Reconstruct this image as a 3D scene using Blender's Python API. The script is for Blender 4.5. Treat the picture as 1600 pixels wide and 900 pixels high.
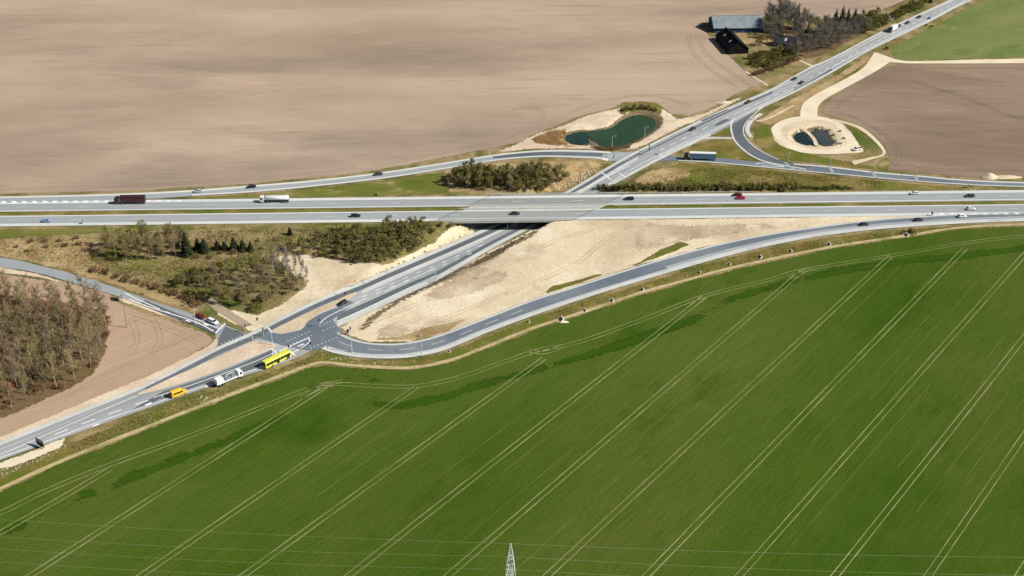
import bpy, bmesh, math, random
from mathutils import Vector, Matrix, noise
from mathutils.geometry import delaunay_2d_cdt

for o in list(bpy.data.objects): bpy.data.objects.remove(o, do_unlink=True)
sc = bpy.context.scene
COL = sc.collection
R = math.radians

# ------------------------------------------------------------------ camera
CAM_H, PITCH, FPX = 264.0, R(30), 1922.0
cam = bpy.data.cameras.new('camera'); camo = bpy.data.objects.new('camera', cam); COL.objects.link(camo)
camo.location = (0, 0, CAM_H); camo.rotation_euler = (R(60), 0, 0)
cam.sensor_width = 36; cam.lens = 36 * FPX / 1600; cam.clip_start = 1; cam.clip_end = 20000
sc.camera = camo
# ------------------------------------------------------------------ sky, sun, exposure
SUN_EL, SUN_AZ = 39.0, 103.0            # azimuth clockwise from +Y: the sun stands to the right
w = bpy.data.worlds.new('World'); sc.world = w; w.use_nodes = True
nt = w.node_tree; nt.nodes.clear()
sky = nt.nodes.new('ShaderNodeTexSky'); sky.sky_type = 'NISHITA'; sky.sun_disc = False
sky.sun_elevation = R(SUN_EL); sky.sun_rotation = R(SUN_AZ); sky.altitude = 200; sky.air_density = 1.0; sky.dust_density = 1.0
bg = nt.nodes.new('ShaderNodeBackground'); bg.inputs[1].default_value = 0.05
wo = nt.nodes.new('ShaderNodeOutputWorld')
nt.links.new(sky.outputs[0], bg.inputs[0]); nt.links.new(bg.outputs[0], wo.inputs[0])
sl = bpy.data.lights.new('sun', 'SUN'); sl.energy = 5.0; sl.angle = R(0.53); sl.color = (1.0, 0.95, 0.87)
so = bpy.data.objects.new('sun', sl); COL.objects.link(so); so.location = (300, 0, 400)
sd = Vector((math.sin(R(SUN_AZ)) * math.cos(R(SUN_EL)), math.cos(R(SUN_AZ)) * math.cos(R(SUN_EL)), math.sin(R(SUN_EL))))
so.rotation_euler = sd.to_track_quat('Z', 'Y').to_euler()
sc.view_settings.view_transform = 'Standard'; sc.view_settings.look = 'None'
sc.view_settings.exposure = 0.30; sc.view_settings.gamma = 1.0; sc.view_settings.use_curve_mapping = False
sc.cycles.max_bounces = 5; sc.cycles.diffuse_bounces = 3; sc.cycles.transparent_max_bounces = 16

# ------------------------------------------------------------------ surveying: image point -> place on the ground
CP, SP = math.cos(PITCH), math.sin(PITCH)
def unp(px, py, z=0.0):
    u = (px - 800) / FPX; v = (py - 450) / FPX
    dx, dy, dz = u, CP - v * SP, -SP - v * CP
    t = (z - CAM_H) / dz
    return (dx * t, dy * t)

# main road centre line (image x, image y, level)
MR = [(-150, 765, 0), (40, 691, 0), (117, 662, 0), (246, 614, 0), (357, 572, 0), (470, 512, 0), (545, 476, -.2), (588, 456, -.6), (626, 438, -1.5),
      (719, 393, -4.2), (791, 358, -5), (909, 300, -4.8), (991, 256, -1.6), (1090, 205, 0), (1218, 146, 0), (1290, 103, 0), (1406, 47, 0), (1502, 0, 0), (1660, -70, 0)]
MRW = [unp(*p) for p in MR]
MT = [0.0]
for a, b in zip(MRW, MRW[1:]): MT.append(MT[-1] + math.hypot(b[0] - a[0], b[1] - a[1]))
# motorway axis
MW0, MW1 = (-245.3, 528.1), (250.0, 541.0)
_l = math.hypot(MW1[0] - MW0[0], MW1[1] - MW0[1]); MD = ((MW1[0] - MW0[0]) / _l, (MW1[1] - MW0[1]) / _l); MN = (-MD[1], MD[0])
MO = (0.0, 528.1 + 245.3 * (541 - 528.1) / 495.3)
def mw(u, wv): return (MO[0] + MD[0] * u + MN[0] * wv, MO[1] + MD[1] * u + MN[1] * wv)
def road_td(x, y):
    best = 1e9; bt = 0; bd = 0
    for i in range(len(MRW) - 1):
        a, b = MRW[i], MRW[i + 1]; ex, ey = b[0] - a[0], b[1] - a[1]; L2 = ex * ex + ey * ey
        k = ((x - a[0]) * ex + (y - a[1]) * ey) / L2; k = 0 if k < 0 else 1 if k > 1 else k
        qx, qy = x - a[0] - ex * k, y - a[1] - ey * k; d = qx * qx + qy * qy
        if d < best:
            best = d; bt = MT[i] + k * math.sqrt(L2); bd = qx * ey - qy * ex
    return bt, math.copysign(math.sqrt(best), bd)
TB = None
def _cross():
    for i in range(len(MRW) - 1):
        a, b = MRW[i], MRW[i + 1]
        fa = (a[0] - MO[0]) * MN[0] + (a[1] - MO[1]) * MN[1]; fb = (b[0] - MO[0]) * MN[0] + (b[1] - MO[1]) * MN[1]
        if fa < 0 <= fb:
            k = -fa / (fb - fa); return MT[i] + k * (MT[i + 1] - MT[i]), (a[0] + k * (b[0] - a[0]), a[1] + k * (b[1] - a[1])), (b[0] - a[0], b[1] - a[1])
TB, BRC, BRD = _cross()
UB = (BRC[0] - MO[0]) * MD[0] + (BRC[1] - MO[1]) * MD[1]
def sst(a, b, x):
    k = (x - a) / (b - a); k = 0 if k < 0 else 1 if k > 1 else k
    return k * k * (3 - 2 * k)
DEP = 5.5
def road_z(t):
    s = t - TB
    return -DEP * (1 - sst(12, 92, s)) if s > 0 else -DEP * (1 - sst(12, 135, -s))
PONDS = []       # (polygon, depth) filled below
def sdist(poly, x, y):
    inside = False; best = 1e18; n = len(poly); j = n - 1
    for i in range(n):
        a, b = poly[j], poly[i]
        if (a[1] > y) != (b[1] > y) and x < (b[0] - a[0]) * (y - a[1]) / (b[1] - a[1]) + a[0]: inside = not inside
        ex, ey = b[0] - a[0], b[1] - a[1]; L2 = ex * ex + ey * ey or 1e-9
        k = ((x - a[0]) * ex + (y - a[1]) * ey) / L2; k = 0 if k < 0 else 1 if k > 1 else k
        d = (x - a[0] - ex * k) ** 2 + (y - a[1] - ey * k) ** 2
        if d < best: best = d
        j = i
    return -math.sqrt(best) if inside else math.sqrt(best)
def hgt(x, y):
    z = 0.0
    if -140 < x < 150 and 400 < y < 640:
        t, d = road_td(x, y); zr = road_z(t)
        if zr < -0.002:
            s = abs(t - TB); run = 1.15 + 1.6 * sst(22, 60, s); e = abs(d) - 11.2
            e = 0.5 * (e + math.sqrt(e * e + 0.6))
            z = min(0.0, zr + e / run)
    for poly, bb, dep in PONDS:
        if bb[0] < x < bb[2] and bb[1] < y < bb[3]:
            s = sdist(poly, x, y); z -= dep * (1 - sst(-2.5, 3.5, s))
    return z
def at(px, py):
    """point of the ground seen at an image position"""
    p = unp(px, py); q = unp(px, py, -5.2)
    near = (-160 < p[0] < 170 and 400 < p[1] < 650) or any(b[0] - 8 < p[0] < b[2] + 8 and b[1] - 8 < p[1] < b[3] + 8 for _, b, _ in PONDS)
    if not near: return p
    lo = 0.3; step = 0.25; z = lo
    while z > -6:
        zz = z - step; pp = unp(px, py, zz)
        if hgt(*pp) >= zz:
            a, b = z, zz
            for _ in range(10):
                m = (a + b) / 2
                if hgt(*unp(px, py, m)) >= m: b = m
                else: a = m
            return unp(px, py, (a + b) / 2)
        z = zz
    return p
def P(lst): return [at(*p) if len(p) == 2 else (p[1], p[2]) for p in lst]     # ('w', x, y) is a place given in metres

# ponds (water outlines)
def spline(pts, closed=False, seg=6):
    n = len(pts); out = []
    rng = range(n) if closed else range(n - 1)
    for i in rng:
        p0 = pts[(i - 1) % n] if closed or i > 0 else pts[0]; p1 = pts[i]; p2 = pts[(i + 1) % n]; p3 = pts[(i + 2) % n] if closed or i + 2 < n else pts[-1]
        for k in range(seg):
            t = k / seg; t2 = t * t; t3 = t2 * t
            out.append(tuple(0.5 * (2 * p1[c] + (p2[c] - p0[c]) * t + (2 * p0[c] - 5 * p1[c] + 4 * p2[c] - p3[c]) * t2 + (3 * p1[c] - p0[c] - 3 * p2[c] + p3[c]) * t3) for c in (0, 1)))
    if not closed: out.append(tuple(pts[-1]))
    return out
WZ = -0.9
PA = spline([unp(x, y, WZ) for x, y in [(881, 216), (889, 209), (905, 206), (914, 207), (918, 216), (921, 226), (905, 227), (888, 224)]], True)
PB = spline([unp(x, y, WZ) for x, y in [(916, 206), (935, 203), (955, 199), (968, 189), (985, 181), (1003, 179), (1020, 184), (1027, 194), (1018, 206), (1000, 217), (985, 225), (965, 230), (943, 231), (928, 222)]], True)
PC = spline([unp(x, y, WZ) for x, y in [(1239, 213), (1245, 207), (1253, 206), (1262, 213), (1270, 226), (1263, 228), (1250, 225), (1241, 219)]], True)
PD = spline([unp(x, y, WZ) for x, y in [(1264, 206), (1280, 202), (1292, 206), (1299, 216), (1306, 224), (1298, 228), (1282, 228), (1273, 219)]], True)
for pp in (PA, PB, PC, PD):
    xs = [a[0] for a in pp]; ys = [a[1] for a in pp]
    PONDS.append((pp[::3], (min(xs) - 5, min(ys) - 5, max(xs) + 5, max(ys) + 5), 1.5))

# ------------------------------------------------------------------ materials
MATS = {}
def lin(c): return tuple((v / 12.92 if v <= 0.04045 else ((v + 0.055) / 1.055) ** 2.4) for v in (c[0] / 255, c[1] / 255, c[2] / 255))
def mat(name, cols, scale=0.1, stretch=(1, 1), rot=0, detail=6, rough=0.9, fine=0.25, fscale=1.2, fstretch=None, bump=0.0, rnd=0.0, spec=0.03, grain=0.0, layers=(), pos=None, layer=None, dist=0.0):
    """cols: linear colours spread over a noise; fine: value jitter; layer: (colour, scale, low, high) second patchy colour"""
    m = bpy.data.materials.new(name); m.use_nodes = True; n = m.node_tree.nodes; L = m.node_tree.links
    b = n['Principled BSDF']; b.inputs['Roughness'].default_value = rough; b.inputs['Specular IOR Level'].default_value = spec
    tc = n.new('ShaderNodeTexCoord')
    def coords(st, rt):
        mp = n.new('ShaderNodeMapping'); mp.vector_type = 'TEXTURE'
        mp.inputs['Rotation'].default_value = (0, 0, rt); mp.inputs['Scale'].default_value = (st[0], st[1], 1)
        L.new(tc.outputs['Object'], mp.inputs[0]); return mp.outputs[0]
    nz = n.new('ShaderNodeTexNoise'); nz.inputs['Scale'].default_value = scale; nz.inputs['Detail'].default_value = detail; nz.inputs['Roughness'].default_value = 0.6
    nz.inputs['Distortion'].default_value = dist
    L.new(coords(stretch, rot), nz.inputs['Vector'])
    cr = n.new('ShaderNodeValToRGB'); el = cr.color_ramp.elements
    k = len(cols); ps = pos or ([0.5] if k == 1 else [0.32 + 0.36 * i / (k - 1) for i in range(k)])
    el[0].position = ps[0]; el[0].color = (*cols[0], 1)
    el[1].position = ps[-1] if k > 1 else 1; el[1].color = (*cols[-1], 1)
    for i in range(1, k - 1):
        e = el.new(ps[i]); e.color = (*cols[i], 1)
    L.new(nz.outputs[0], cr.inputs[0]); out = cr.outputs[0]
    for layer in ([layer] if layer else []) + list(layers):
        n3 = n.new('ShaderNodeTexNoise'); n3.inputs['Scale'].default_value = layer[1]; n3.inputs['Detail'].default_value = 7; n3.inputs['Roughness'].default_value = 0.65
        L.new(coords(stretch, rot) if len(layer) < 5 else coords(layer[4], layer[5]), n3.inputs['Vector'])
        mr = n.new('ShaderNodeMapRange'); mr.inputs[1].default_value = layer[2]; mr.inputs[2].default_value = layer[3]
        L.new(n3.outputs[0], mr.inputs[0])
        mx = n.new('ShaderNodeMix'); mx.data_type = 'RGBA'; L.new(mr.outputs[0], mx.inputs[0]); L.new(out, mx.inputs[6]); mx.inputs[7].default_value = (*layer[0], 1)
        out = mx.outputs[2]
    if fine > 0 or rnd > 0:
        n2 = n.new('ShaderNodeTexNoise'); n2.inputs['Scale'].default_value = fscale; n2.inputs['Detail'].default_value = 5; n2.inputs['Roughness'].default_value = 0.7
        L.new(coords(fstretch[0:2], fstretch[2]) if fstretch else tc.outputs['Object'], n2.inputs['Vector'])
        mr = n.new('ShaderNodeMapRange'); mr.inputs[1].default_value = 0.3; mr.inputs[2].default_value = 0.7; mr.inputs[3].default_value = 1 - fine; mr.inputs[4].default_value = 1 + fine
        L.new(n2.outputs[0], mr.inputs[0]); val = mr.outputs[0]
        if rnd > 0:
            oi = n.new('ShaderNodeObjectInfo'); m2 = n.new('ShaderNodeMapRange'); m2.inputs[3].default_value = 1 - rnd; m2.inputs[4].default_value = 1 + rnd
            L.new(oi.outputs['Random'], m2.inputs[0]); mm = n.new('ShaderNodeMath'); mm.operation = 'MULTIPLY'
            L.new(val, mm.inputs[0]); L.new(m2.outputs[0], mm.inputs[1]); val = mm.outputs[0]
        if grain > 0:
            n4 = n.new('ShaderNodeTexNoise'); n4.inputs['Scale'].default_value = 1.6; n4.inputs['Detail'].default_value = 3; L.new(tc.outputs['Object'], n4.inputs['Vector'])
            m4 = n.new('ShaderNodeMapRange'); m4.inputs[1].default_value = .3; m4.inputs[2].default_value = .7; m4.inputs[3].default_value = 1 - grain; m4.inputs[4].default_value = 1 + grain
            L.new(n4.outputs[0], m4.inputs[0]); mg = n.new('ShaderNodeMath'); mg.operation = 'MULTIPLY'; L.new(val, mg.inputs[0]); L.new(m4.outputs[0], mg.inputs[1]); val = mg.outputs[0]
        vm = n.new('ShaderNodeVectorMath'); vm.operation = 'SCALE'; L.new(out, vm.inputs[0]); L.new(val, vm.inputs['Scale']); out = vm.outputs[0]
        if bump > 0:
            bp = n.new('ShaderNodeBump'); bp.inputs['Strength'].default_value = 1.0; bp.inputs['Distance'].default_value = bump
            L.new(n2.outputs[0], bp.inputs['Height']); L.new(bp.outputs[0], b.inputs['Normal'])
    L.new(out, b.inputs['Base Color'])
    MATS[name] = m; return m
def pmat(name, col, rough=0.4, metal=0.0, spec=0.5, coat=0.0, var=0.06):
    m = mat(name, [tuple(c * 0.96 for c in col), col], scale=0.8, rough=rough, fine=var, fscale=2.5, spec=spec)
    b = m.node_tree.nodes['Principled BSDF']; b.inputs['Metallic'].default_value = metal; b.inputs['Coat Weight'].default_value = coat
    return m
TRAM = -R(38)     # direction of the drill rows, clockwise from +Y
mat('ploughed_north', [(.31, .235, .170), (.37, .285, .208), (.44, .345, .257)], scale=.010, stretch=(2.2, .9), rot=R(2), fine=.10, fscale=.3, fstretch=(7, .45, R(2)), bump=.12, grain=.11,
    layers=(((.245, .19, .148), .005, .49, .64, (2.0, .8), R(6)), ((.47, .35, .255), .008, .52, .72, (2.4, .6), -R(3)), ((.24, .185, .13), .05, .60, .74, (9, .35), R(2)), ((.45, .355, .26), .3, .58, .75, (14, .5), R(2))))
mat('ploughed_left', [(.37, .26, .175), (.43, .31, .215)], scale=.02, stretch=(1, 3), rot=-R(50), fine=.10, fscale=.3, fstretch=(.5, 8, -R(52)), bump=.1, grain=.07, layers=(((.30, .20, .13), .06, .56, .72, (.5, 6), -R(48)),))
mat('ploughed_right', [(.165, .12, .086), (.235, .172, .122), (.30, .225, .16)], scale=.012, stretch=(2.5, 1), rot=-R(6), fine=.12, fscale=.2, fstretch=(6, .6, -R(4)), bump=.12, grain=.08,
    layers=(((.31, .235, .165), .02, .54, .74, (3, 1), -R(24)), ((.135, .10, .075), .03, .58, .74, (4, .6), R(3))))
mat('crop_green', [(.038, .078, .006), (.056, .094, .010), (.080, .110, .019)], scale=.012, stretch=(1, 2.6), rot=TRAM, fine=.15, fscale=.4, fstretch=(.5, 6, TRAM), bump=.08, grain=.22,
    layers=(((.084, .102, .019), .014, .50, .76, (1, 2.2), TRAM), ((.032, .072, .004), .03, .56, .72, (1, 1.6), TRAM), ((.10, .125, .02), .16, .62, .80, (.35, 9), TRAM)))
mat('crop_dark', [(.028, .070, .004), (.040, .083, .007)], scale=.05, stretch=(1, 3), rot=TRAM, fine=.18, fscale=.6, grain=.1)
mat('crop_far', [(.125, .165, .045), (.16, .19, .06), (.21, .215, .085)], scale=.02, stretch=(2, 1), rot=R(40), fine=.14, fscale=.4, grain=.1, layers=(((.095, .15, .03), .03, .55, .7), ((.24, .22, .10), .05, .58, .74)))
mat('rough_grass', [(.10, .105, .030), (.20, .165, .065), (.33, .245, .13), (.13, .125, .035)], scale=.045, fine=.32, fscale=.8, bump=.4, layer=((.085, .11, .022), .03, .48, .66), dist=.5)
mat('verge_green', [(.085, .115, .018), (.15, .155, .035), (.24, .21, .075)], scale=.06, stretch=(2, 1), fine=.28, fscale=1.0, bump=.25, layer=((.38, .31, .18), .12, .58, .75))
mat('verge_olive', [(.11, .095, .022), (.19, .15, .045), (.29, .225, .09)], scale=.07, fine=.32, fscale=1.0, bump=.3, layer=((.105, .13, .02), .05, .44, .62), layers=(((.34, .27, .13), .09, .60, .76),), grain=.1)
mat('dry_grass', [(.25, .17, .075), (.36, .26, .13), (.46, .35, .19)], scale=.06, fine=.3, fscale=.9, bump=.3, layer=((.17, .11, .05), .09, .55, .7))
mat('sand', [(.50, .405, .275), (.61, .51, .355), (.71, .62, .45)], scale=.03, fine=.13, fscale=.6, bump=.12, grain=.09, dist=.5,
    layers=(((.40, .31, .20), .022, .52, .72), ((.74, .66, .51), .05, .56, .74), ((.30, .235, .14), .11, .62, .76), ((.22, .20, .08), .35, .68, .78)))
mat('sand_pink', [(.52, .41, .295), (.63, .51, .38)], scale=.06, fine=.12, fscale=.9, bump=.1, grain=.08, layers=(((.70, .61, .46), .06, .5, .7), ((.40, .31, .20), .13, .6, .75)))
mat('sand_damp', [(.36, .28, .18), (.46, .37, .25), (.56, .46, .33)], scale=.05, fine=.14, fscale=.7, bump=.1, grain=.1, layers=(((.20, .18, .075), .14, .58, .72), ((.62, .53, .38), .06, .52, .66)))
mat('gravel', [(.62, .53, .38), (.74, .66, .50)], scale=.08, fine=.08, fscale=1.2, bump=.1)
mat('track_soil', [(.16, .185, .06), (.23, .24, .095), (.32, .30, .15)], scale=.05, fine=.25, fscale=.5)
mat('drill_soil', [(.085, .115, .02), (.13, .145, .035)], scale=.06, fine=.2, fscale=.5)
mat('edge_track', [(.36, .29, .15), (.46, .375, .21), (.26, .225, .09)], scale=.08, fine=.22, fscale=.8)
mat('wood_floor', [(.10, .065, .035), (.17, .11, .06), (.12, .095, .03)], scale=.08, fine=.35, fscale=.9, bump=.4)
mat('ditch_soil', [(.14, .105, .06), (.22, .165, .095)], scale=.15, fine=.3, fscale=1.0, bump=.3)
mat('brown_track', [(.33, .26, .185), (.40, .32, .23)], scale=.08, fine=.12, fscale=.8)
mat('motorway_asphalt', [(.28, .305, .315), (.345, .365, .37)], scale=.02, stretch=(8, 1), rot=R(1.5), fine=.07, fscale=.3, fstretch=(30, .8, R(1.5)), rough=.8)
mat('wheel_worn', [(.255, .28, .29), (.335, .355, .36)], scale=.03, stretch=(10, 1), rot=R(1.5), fine=.08, fscale=.5, rough=.78)
mat('motorway_shoulder', [(.50, .51, .485), (.60, .61, .58)], scale=.04, stretch=(6, 1), rot=R(1.5), fine=.07, fscale=1.0, rough=.85)
mat('bridge_asphalt', [(.235, .245, .24), (.30, .31, .30)], scale=.04, stretch=(5, 1), fine=.08, fscale=.6, rough=.8)
mat('asphalt', [(.24, .255, .265), (.32, .335, .34), (.40, .41, .41)], scale=.035, stretch=(1, 4), rot=-R(46), fine=.10, fscale=.5, fstretch=(.6, 12, -R(46)), rough=.8)
mat('new_asphalt', [(.098, .112, .125), (.14, .157, .172)], scale=.05, stretch=(1, 4), rot=-R(46), fine=.10, fscale=.6, rough=.75, layer=((.20, .215, .225), .05, .56, .8))
mat('ramp_asphalt', [(.115, .137, .165), (.155, .18, .21), (.195, .22, .245)], scale=.03, fine=.08, fscale=.6, rough=.78)
mat('side_asphalt', [(.26, .285, .30), (.32, .34, .35)], scale=.05, fine=.07, fscale=.6, rough=.8)
mat('pale_path', [(.46, .47, .44), (.56, .57, .54)], scale=.06, fine=.07, fscale=.8, rough=.85, layer=((.36, .37, .36), .08, .58, .7))
mat('white_paint', [(.70, .71, .70), (.80, .80, .79)], scale=.5, fine=.10, fscale=2.0, rough=.6)
mat('worn_paint', [(.46, .47, .47), (.60, .61, .60)], scale=.4, fine=.15, fscale=2.0, rough=.7)
mat('concrete', [(.42, .41, .38), (.52, .51, .47)], scale=.3, fine=.12, fscale=2.0, rough=.85)
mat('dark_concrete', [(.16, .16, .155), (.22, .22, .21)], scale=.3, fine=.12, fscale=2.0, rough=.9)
mat('joint_dark', [(.05, .05, .05), (.07, .07, .07)], scale=.3, fine=.1)
mat('galvanised', [(.48, .50, .50), (.60, .62, .62)], scale=1, fine=.1, rough=.5, spec=.4)
mat('white_metal', [(.55, .56, .55), (.66, .67, .65)], scale=1, fine=.06, rough=.5)
mat('pylon_steel', [(.48, .50, .46), (.62, .64, .60)], scale=.8, fine=.2, fscale=3, rough=.6)
mat('wire', [(.20, .25, .14), (.25, .30, .18)], scale=.8, fine=.05, rough=.5)
mat('bark', [(.22, .19, .14), (.32, .28, .21)], scale=1.5, fine=.3, fscale=6, rnd=.3)
mat('twigs_brown', [(.21, .15, .092), (.30, .22, .14)], scale=.25, fine=.25, fscale=3, rnd=.25)
mat('twigs_olive', [(.215, .175, .075), (.30, .245, .115)], scale=.25, fine=.25, fscale=3, rnd=.25)
mat('twigs_grey', [(.17, .155, .125), (.25, .23, .19)], scale=.25, fine=.25, fscale=3, rnd=.2)
mat('twigs_rust', [(.25, .135, .07), (.33, .185, .10)], scale=.25, fine=.25, fscale=3, rnd=.2)
mat('pale_bark', [(.40, .36, .29), (.50, .45, .37)], scale=1, fine=.2, fscale=4, rnd=.1)
mat('leaf_olive', [(.10, .105, .028), (.155, .145, .045), (.21, .185, .08)], scale=.5, fine=.3, fscale=3, rnd=.22)
mat('leaf_brown', [(.15, .09, .045), (.22, .14, .07)], scale=.5, fine=.3, fscale=3, rnd=.2)
mat('leaf_yellow', [(.26, .18, .05), (.34, .25, .09)], scale=.5, fine=.3, fscale=3, rnd=.2)
mat('blossom', [(.55, .53, .47), (.68, .66, .60)], scale=.5, fine=.2, fscale=3)
mat('needles', [(.018, .024, .012), (.036, .042, .020)], scale=.8, fine=.3, fscale=4, rnd=.3)
mat('reeds', [(.42, .27, .12), (.55, .38, .19)], scale=.3, fine=.25, fscale=2)
mat('tussock', [(.30, .22, .10), (.20, .17, .06), (.42, .32, .17)], scale=.08, fine=.3, fscale=2)
mat('stone', [(.48, .44, .35), (.62, .57, .47)], scale=.6, fine=.15, fscale=3)
def water(name, col):
    m = mat(name, [col, tuple(c * 1.5 for c in col)], scale=.04, fine=.1, fscale=.3, rough=.25, spec=.12); return m
water('pond_green', (.022, .046, .022)); water('pond_teal', (.014, .036, .026)); water('pond_blue', (.010, .022, .026)); water('pond_grey', (.042, .050, .048))
pmat('rubber', (.018, .018, .02), .8, spec=.2); pmat('glass_dark', (.02, .025, .03), .08, spec=.6); pmat('lamp_clear', (.75, .76, .74), .15); pmat('lamp_red', (.45, .02, .02), .25); pmat('chassis', (.035, .035, .04), .6); pmat('rim', (.45, .45, .46), .35, .8)
PAINT = dict(black=(.012, .012, .014), charcoal=(.04, .043, .048), red=(.42, .02, .03), crimson=(.20, .012, .02), darkred=(.10, .012, .018), maroon=(.045, .006, .010), white=(.78, .79, .80), silver=(.45, .49, .54), blue=(.06, .12, .26), bluesilver=(.24, .34, .50),
             green=(.03, .065, .06), yellow=(.70, .70, .06), orange=(.85, .50, .035), trailerblue=(.10, .19, .32), paleblue=(.40, .52, .72), grey=(.20, .22, .24))
for k_, v_ in PAINT.items(): pmat('paint_' + k_, v_, .3, coat=.5)
mat('roof_blue', [(.15, .185, .20), (.22, .255, .27), (.26, .285, .27)], scale=.25, stretch=(1, 1), fine=.15, fscale=1.5, rough=.6)
mat('wall_blue', [(.018, .05, .14), (.03, .075, .19)], scale=.3, fine=.12, fscale=2, rough=.6)
mat('roof_black', [(.010, .010, .012), (.018, .017, .018)], scale=.3, fine=.2, fscale=2, rough=.85)
mat('roof_slate', [(.04, .04, .05), (.075, .075, .09)], scale=.4, fine=.2, fscale=3, rough=.7)
mat('wall_pale', [(.36, .34, .34), (.46, .44, .43)], scale=.4, fine=.12, fscale=2)
mat('wall_dark', [(.05, .03, .025), (.08, .05, .04)], scale=.4, fine=.15, fscale=2)
mat('earth_base', [(.20, .165, .07), (.30, .23, .12), (.14, .145, .04)], scale=.03, fine=.25, fscale=.8)

# ------------------------------------------------------------------ object helpers
def link(name, mesh, parent=None):
    o = bpy.data.objects.new(name, mesh); COL.objects.link(o)
    if parent: o.parent = parent
    return o
def tag(o, label=None, cat=None, group=None, kind=None):
    if label: o['label'] = label
    if cat: o['category'] = cat
    if group: o['group'] = group
    if kind: o['kind'] = kind
    return o
def mesh(name, v, f, m, smooth=False, fm=None):
    me = bpy.data.meshes.new(name); me.from_pydata(v, [], f)
    for mm in (m if isinstance(m, (list, tuple)) else [m]): me.materials.append(MATS[mm] if isinstance(mm, str) else mm)
    if fm: me.polygons.foreach_set('material_index', fm)
    if smooth: me.polygons.foreach_set('use_smooth', [True] * len(f))
    me.update(); return me
def thing(name, loc, rz=0, label=None, cat=None, group=None):
    o = bpy.data.objects.new(name, None); COL.objects.link(o); o.location = loc; o.rotation_euler = (0, 0, rz); o.empty_display_size = .5
    return tag(o, label, cat, group)
def densify(pts, step, closed=True):
    out = []; n = len(pts)
    for i in range(n if closed else n - 1):
        a, b = pts[i], pts[(i + 1) % n]; d = math.hypot(b[0] - a[0], b[1] - a[1]); k = max(1, int(d / step)) if d < 900 else 1
        for j in range(k): out.append((a[0] + (b[0] - a[0]) * j / k, a[1] + (b[1] - a[1]) * j / k))
    if not closed: out.append(pts[-1])
    return out
# grid of places where the ground is not level
FINE = []
yy = 405.0
while yy < 700:
    xx = -140.0
    while xx < 260:
        q = hgt(xx, yy)
        if q < -0.001 or hgt(xx + 2.2, yy) < -.001 or hgt(xx - 2.2, yy) < -.001 or hgt(xx, yy + 2.2) < -.001 or hgt(xx, yy - 2.2) < -.001: FINE.append((xx + .01 * math.sin(yy), yy, q))
        xx += 2.2
    yy += 2.2
SOFT = {}
def softmat(m):
    if m not in SOFT:
        q = MATS[m].copy(); q.name = m + '_ragged'; n = q.node_tree.nodes; L = q.node_tree.links
        at_ = n.new('ShaderNodeAttribute'); at_.attribute_name = 'edge'; tc = n.new('ShaderNodeTexCoord')
        nz = n.new('ShaderNodeTexNoise'); nz.inputs['Scale'].default_value = .55; nz.inputs['Detail'].default_value = 6; nz.inputs['Roughness'].default_value = .7; L.new(tc.outputs['Object'], nz.inputs['Vector'])
        m1 = n.new('ShaderNodeMath'); m1.operation = 'MULTIPLY_ADD'; m1.inputs[1].default_value = 2.2; m1.inputs[2].default_value = -1.1; L.new(nz.outputs[0], m1.inputs[0])
        m2 = n.new('ShaderNodeMath'); m2.operation = 'ADD'; L.new(at_.outputs['Fac'], m2.inputs[0]); L.new(m1.outputs[0], m2.inputs[1])
        mr = n.new('ShaderNodeMapRange'); mr.interpolation_type = 'SMOOTHSTEP'; mr.inputs[1].default_value = .08; mr.inputs[2].default_value = .5; L.new(m2.outputs[0], mr.inputs[0])
        tr = n.new('ShaderNodeBsdfTransparent'); mx = n.new('ShaderNodeMixShader'); L.new(mr.outputs[0], mx.inputs[0]); L.new(tr.outputs[0], mx.inputs[1]); L.new(n['Principled BSDF'].outputs[0], mx.inputs[2])
        L.new(mx.outputs[0], n['Material Output'].inputs['Surface']); SOFT[m] = q
    return SOFT[m]
def drape(name, poly, m, z, kind='structure', parent=None, label=None, soft=0.0):
    xs = [p[0] for p in poly]; ys = [p[1] for p in poly]; x0, x1, y0, y1 = min(xs), max(xs), min(ys), max(ys)
    pts = [Vector(p) for p in poly]; n = len(pts)
    inn = [Vector((a, b)) for a, b, _ in FINE if x0 < a < x1 and y0 < b < y1]
    if soft:
        area = sum(poly[i][0] * poly[(i + 1) % n][1] - poly[(i + 1) % n][0] * poly[i][1] for i in range(n)); sg = -1 if area > 0 else 1; ring2 = []
        for i in range(0, n):
            a, b = poly[i - 1], poly[(i + 1) % n]; ex, ey = b[0] - a[0], b[1] - a[1]; l = math.hypot(ex, ey) or 1
            q = (poly[i][0] + sg * ey / l * soft, poly[i][1] - sg * ex / l * soft)
            if math.hypot(*q) < 2000: ring2.append(Vector(q))
        ring2 = [q for q in ring2 if sdist(poly, q.x, q.y) < -soft * .45]
        inn += ring2
    v, e, f, *_ = delaunay_2d_cdt(pts + inn, [], [list(range(n))], 1, 1e-4)
    vs = [(p.x, p.y, hgt(p.x, p.y) + z) for p in v]
    fs = [tuple(q) for q in f]
    fs = [q if ((vs[q[1]][0] - vs[q[0]][0]) * (vs[q[2]][1] - vs[q[0]][1]) - (vs[q[1]][1] - vs[q[0]][1]) * (vs[q[2]][0] - vs[q[0]][0])) > 0 else q[::-1] for q in fs]
    me = mesh(name, vs, fs, softmat(m) if soft else m); o = link(name, me, parent)
    if soft:
        at_ = me.attributes.new('edge', 'FLOAT', 'POINT'); at_.data.foreach_set('value', [min(1.0, max(0.0, -sdist(poly, p[0], p[1]) / soft)) for p in vs])
    if parent is None: tag(o, label, kind=kind)
    elif label: o['label'] = label
    return o
ZL = dict(field=.02, patch=.045, gravel=.166, mway=.15, road=.18, lane=.21, paint=.235)
ZS = dict(field=.0018, patch=.0023, gravel=.002)
ZC = {}
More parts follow.
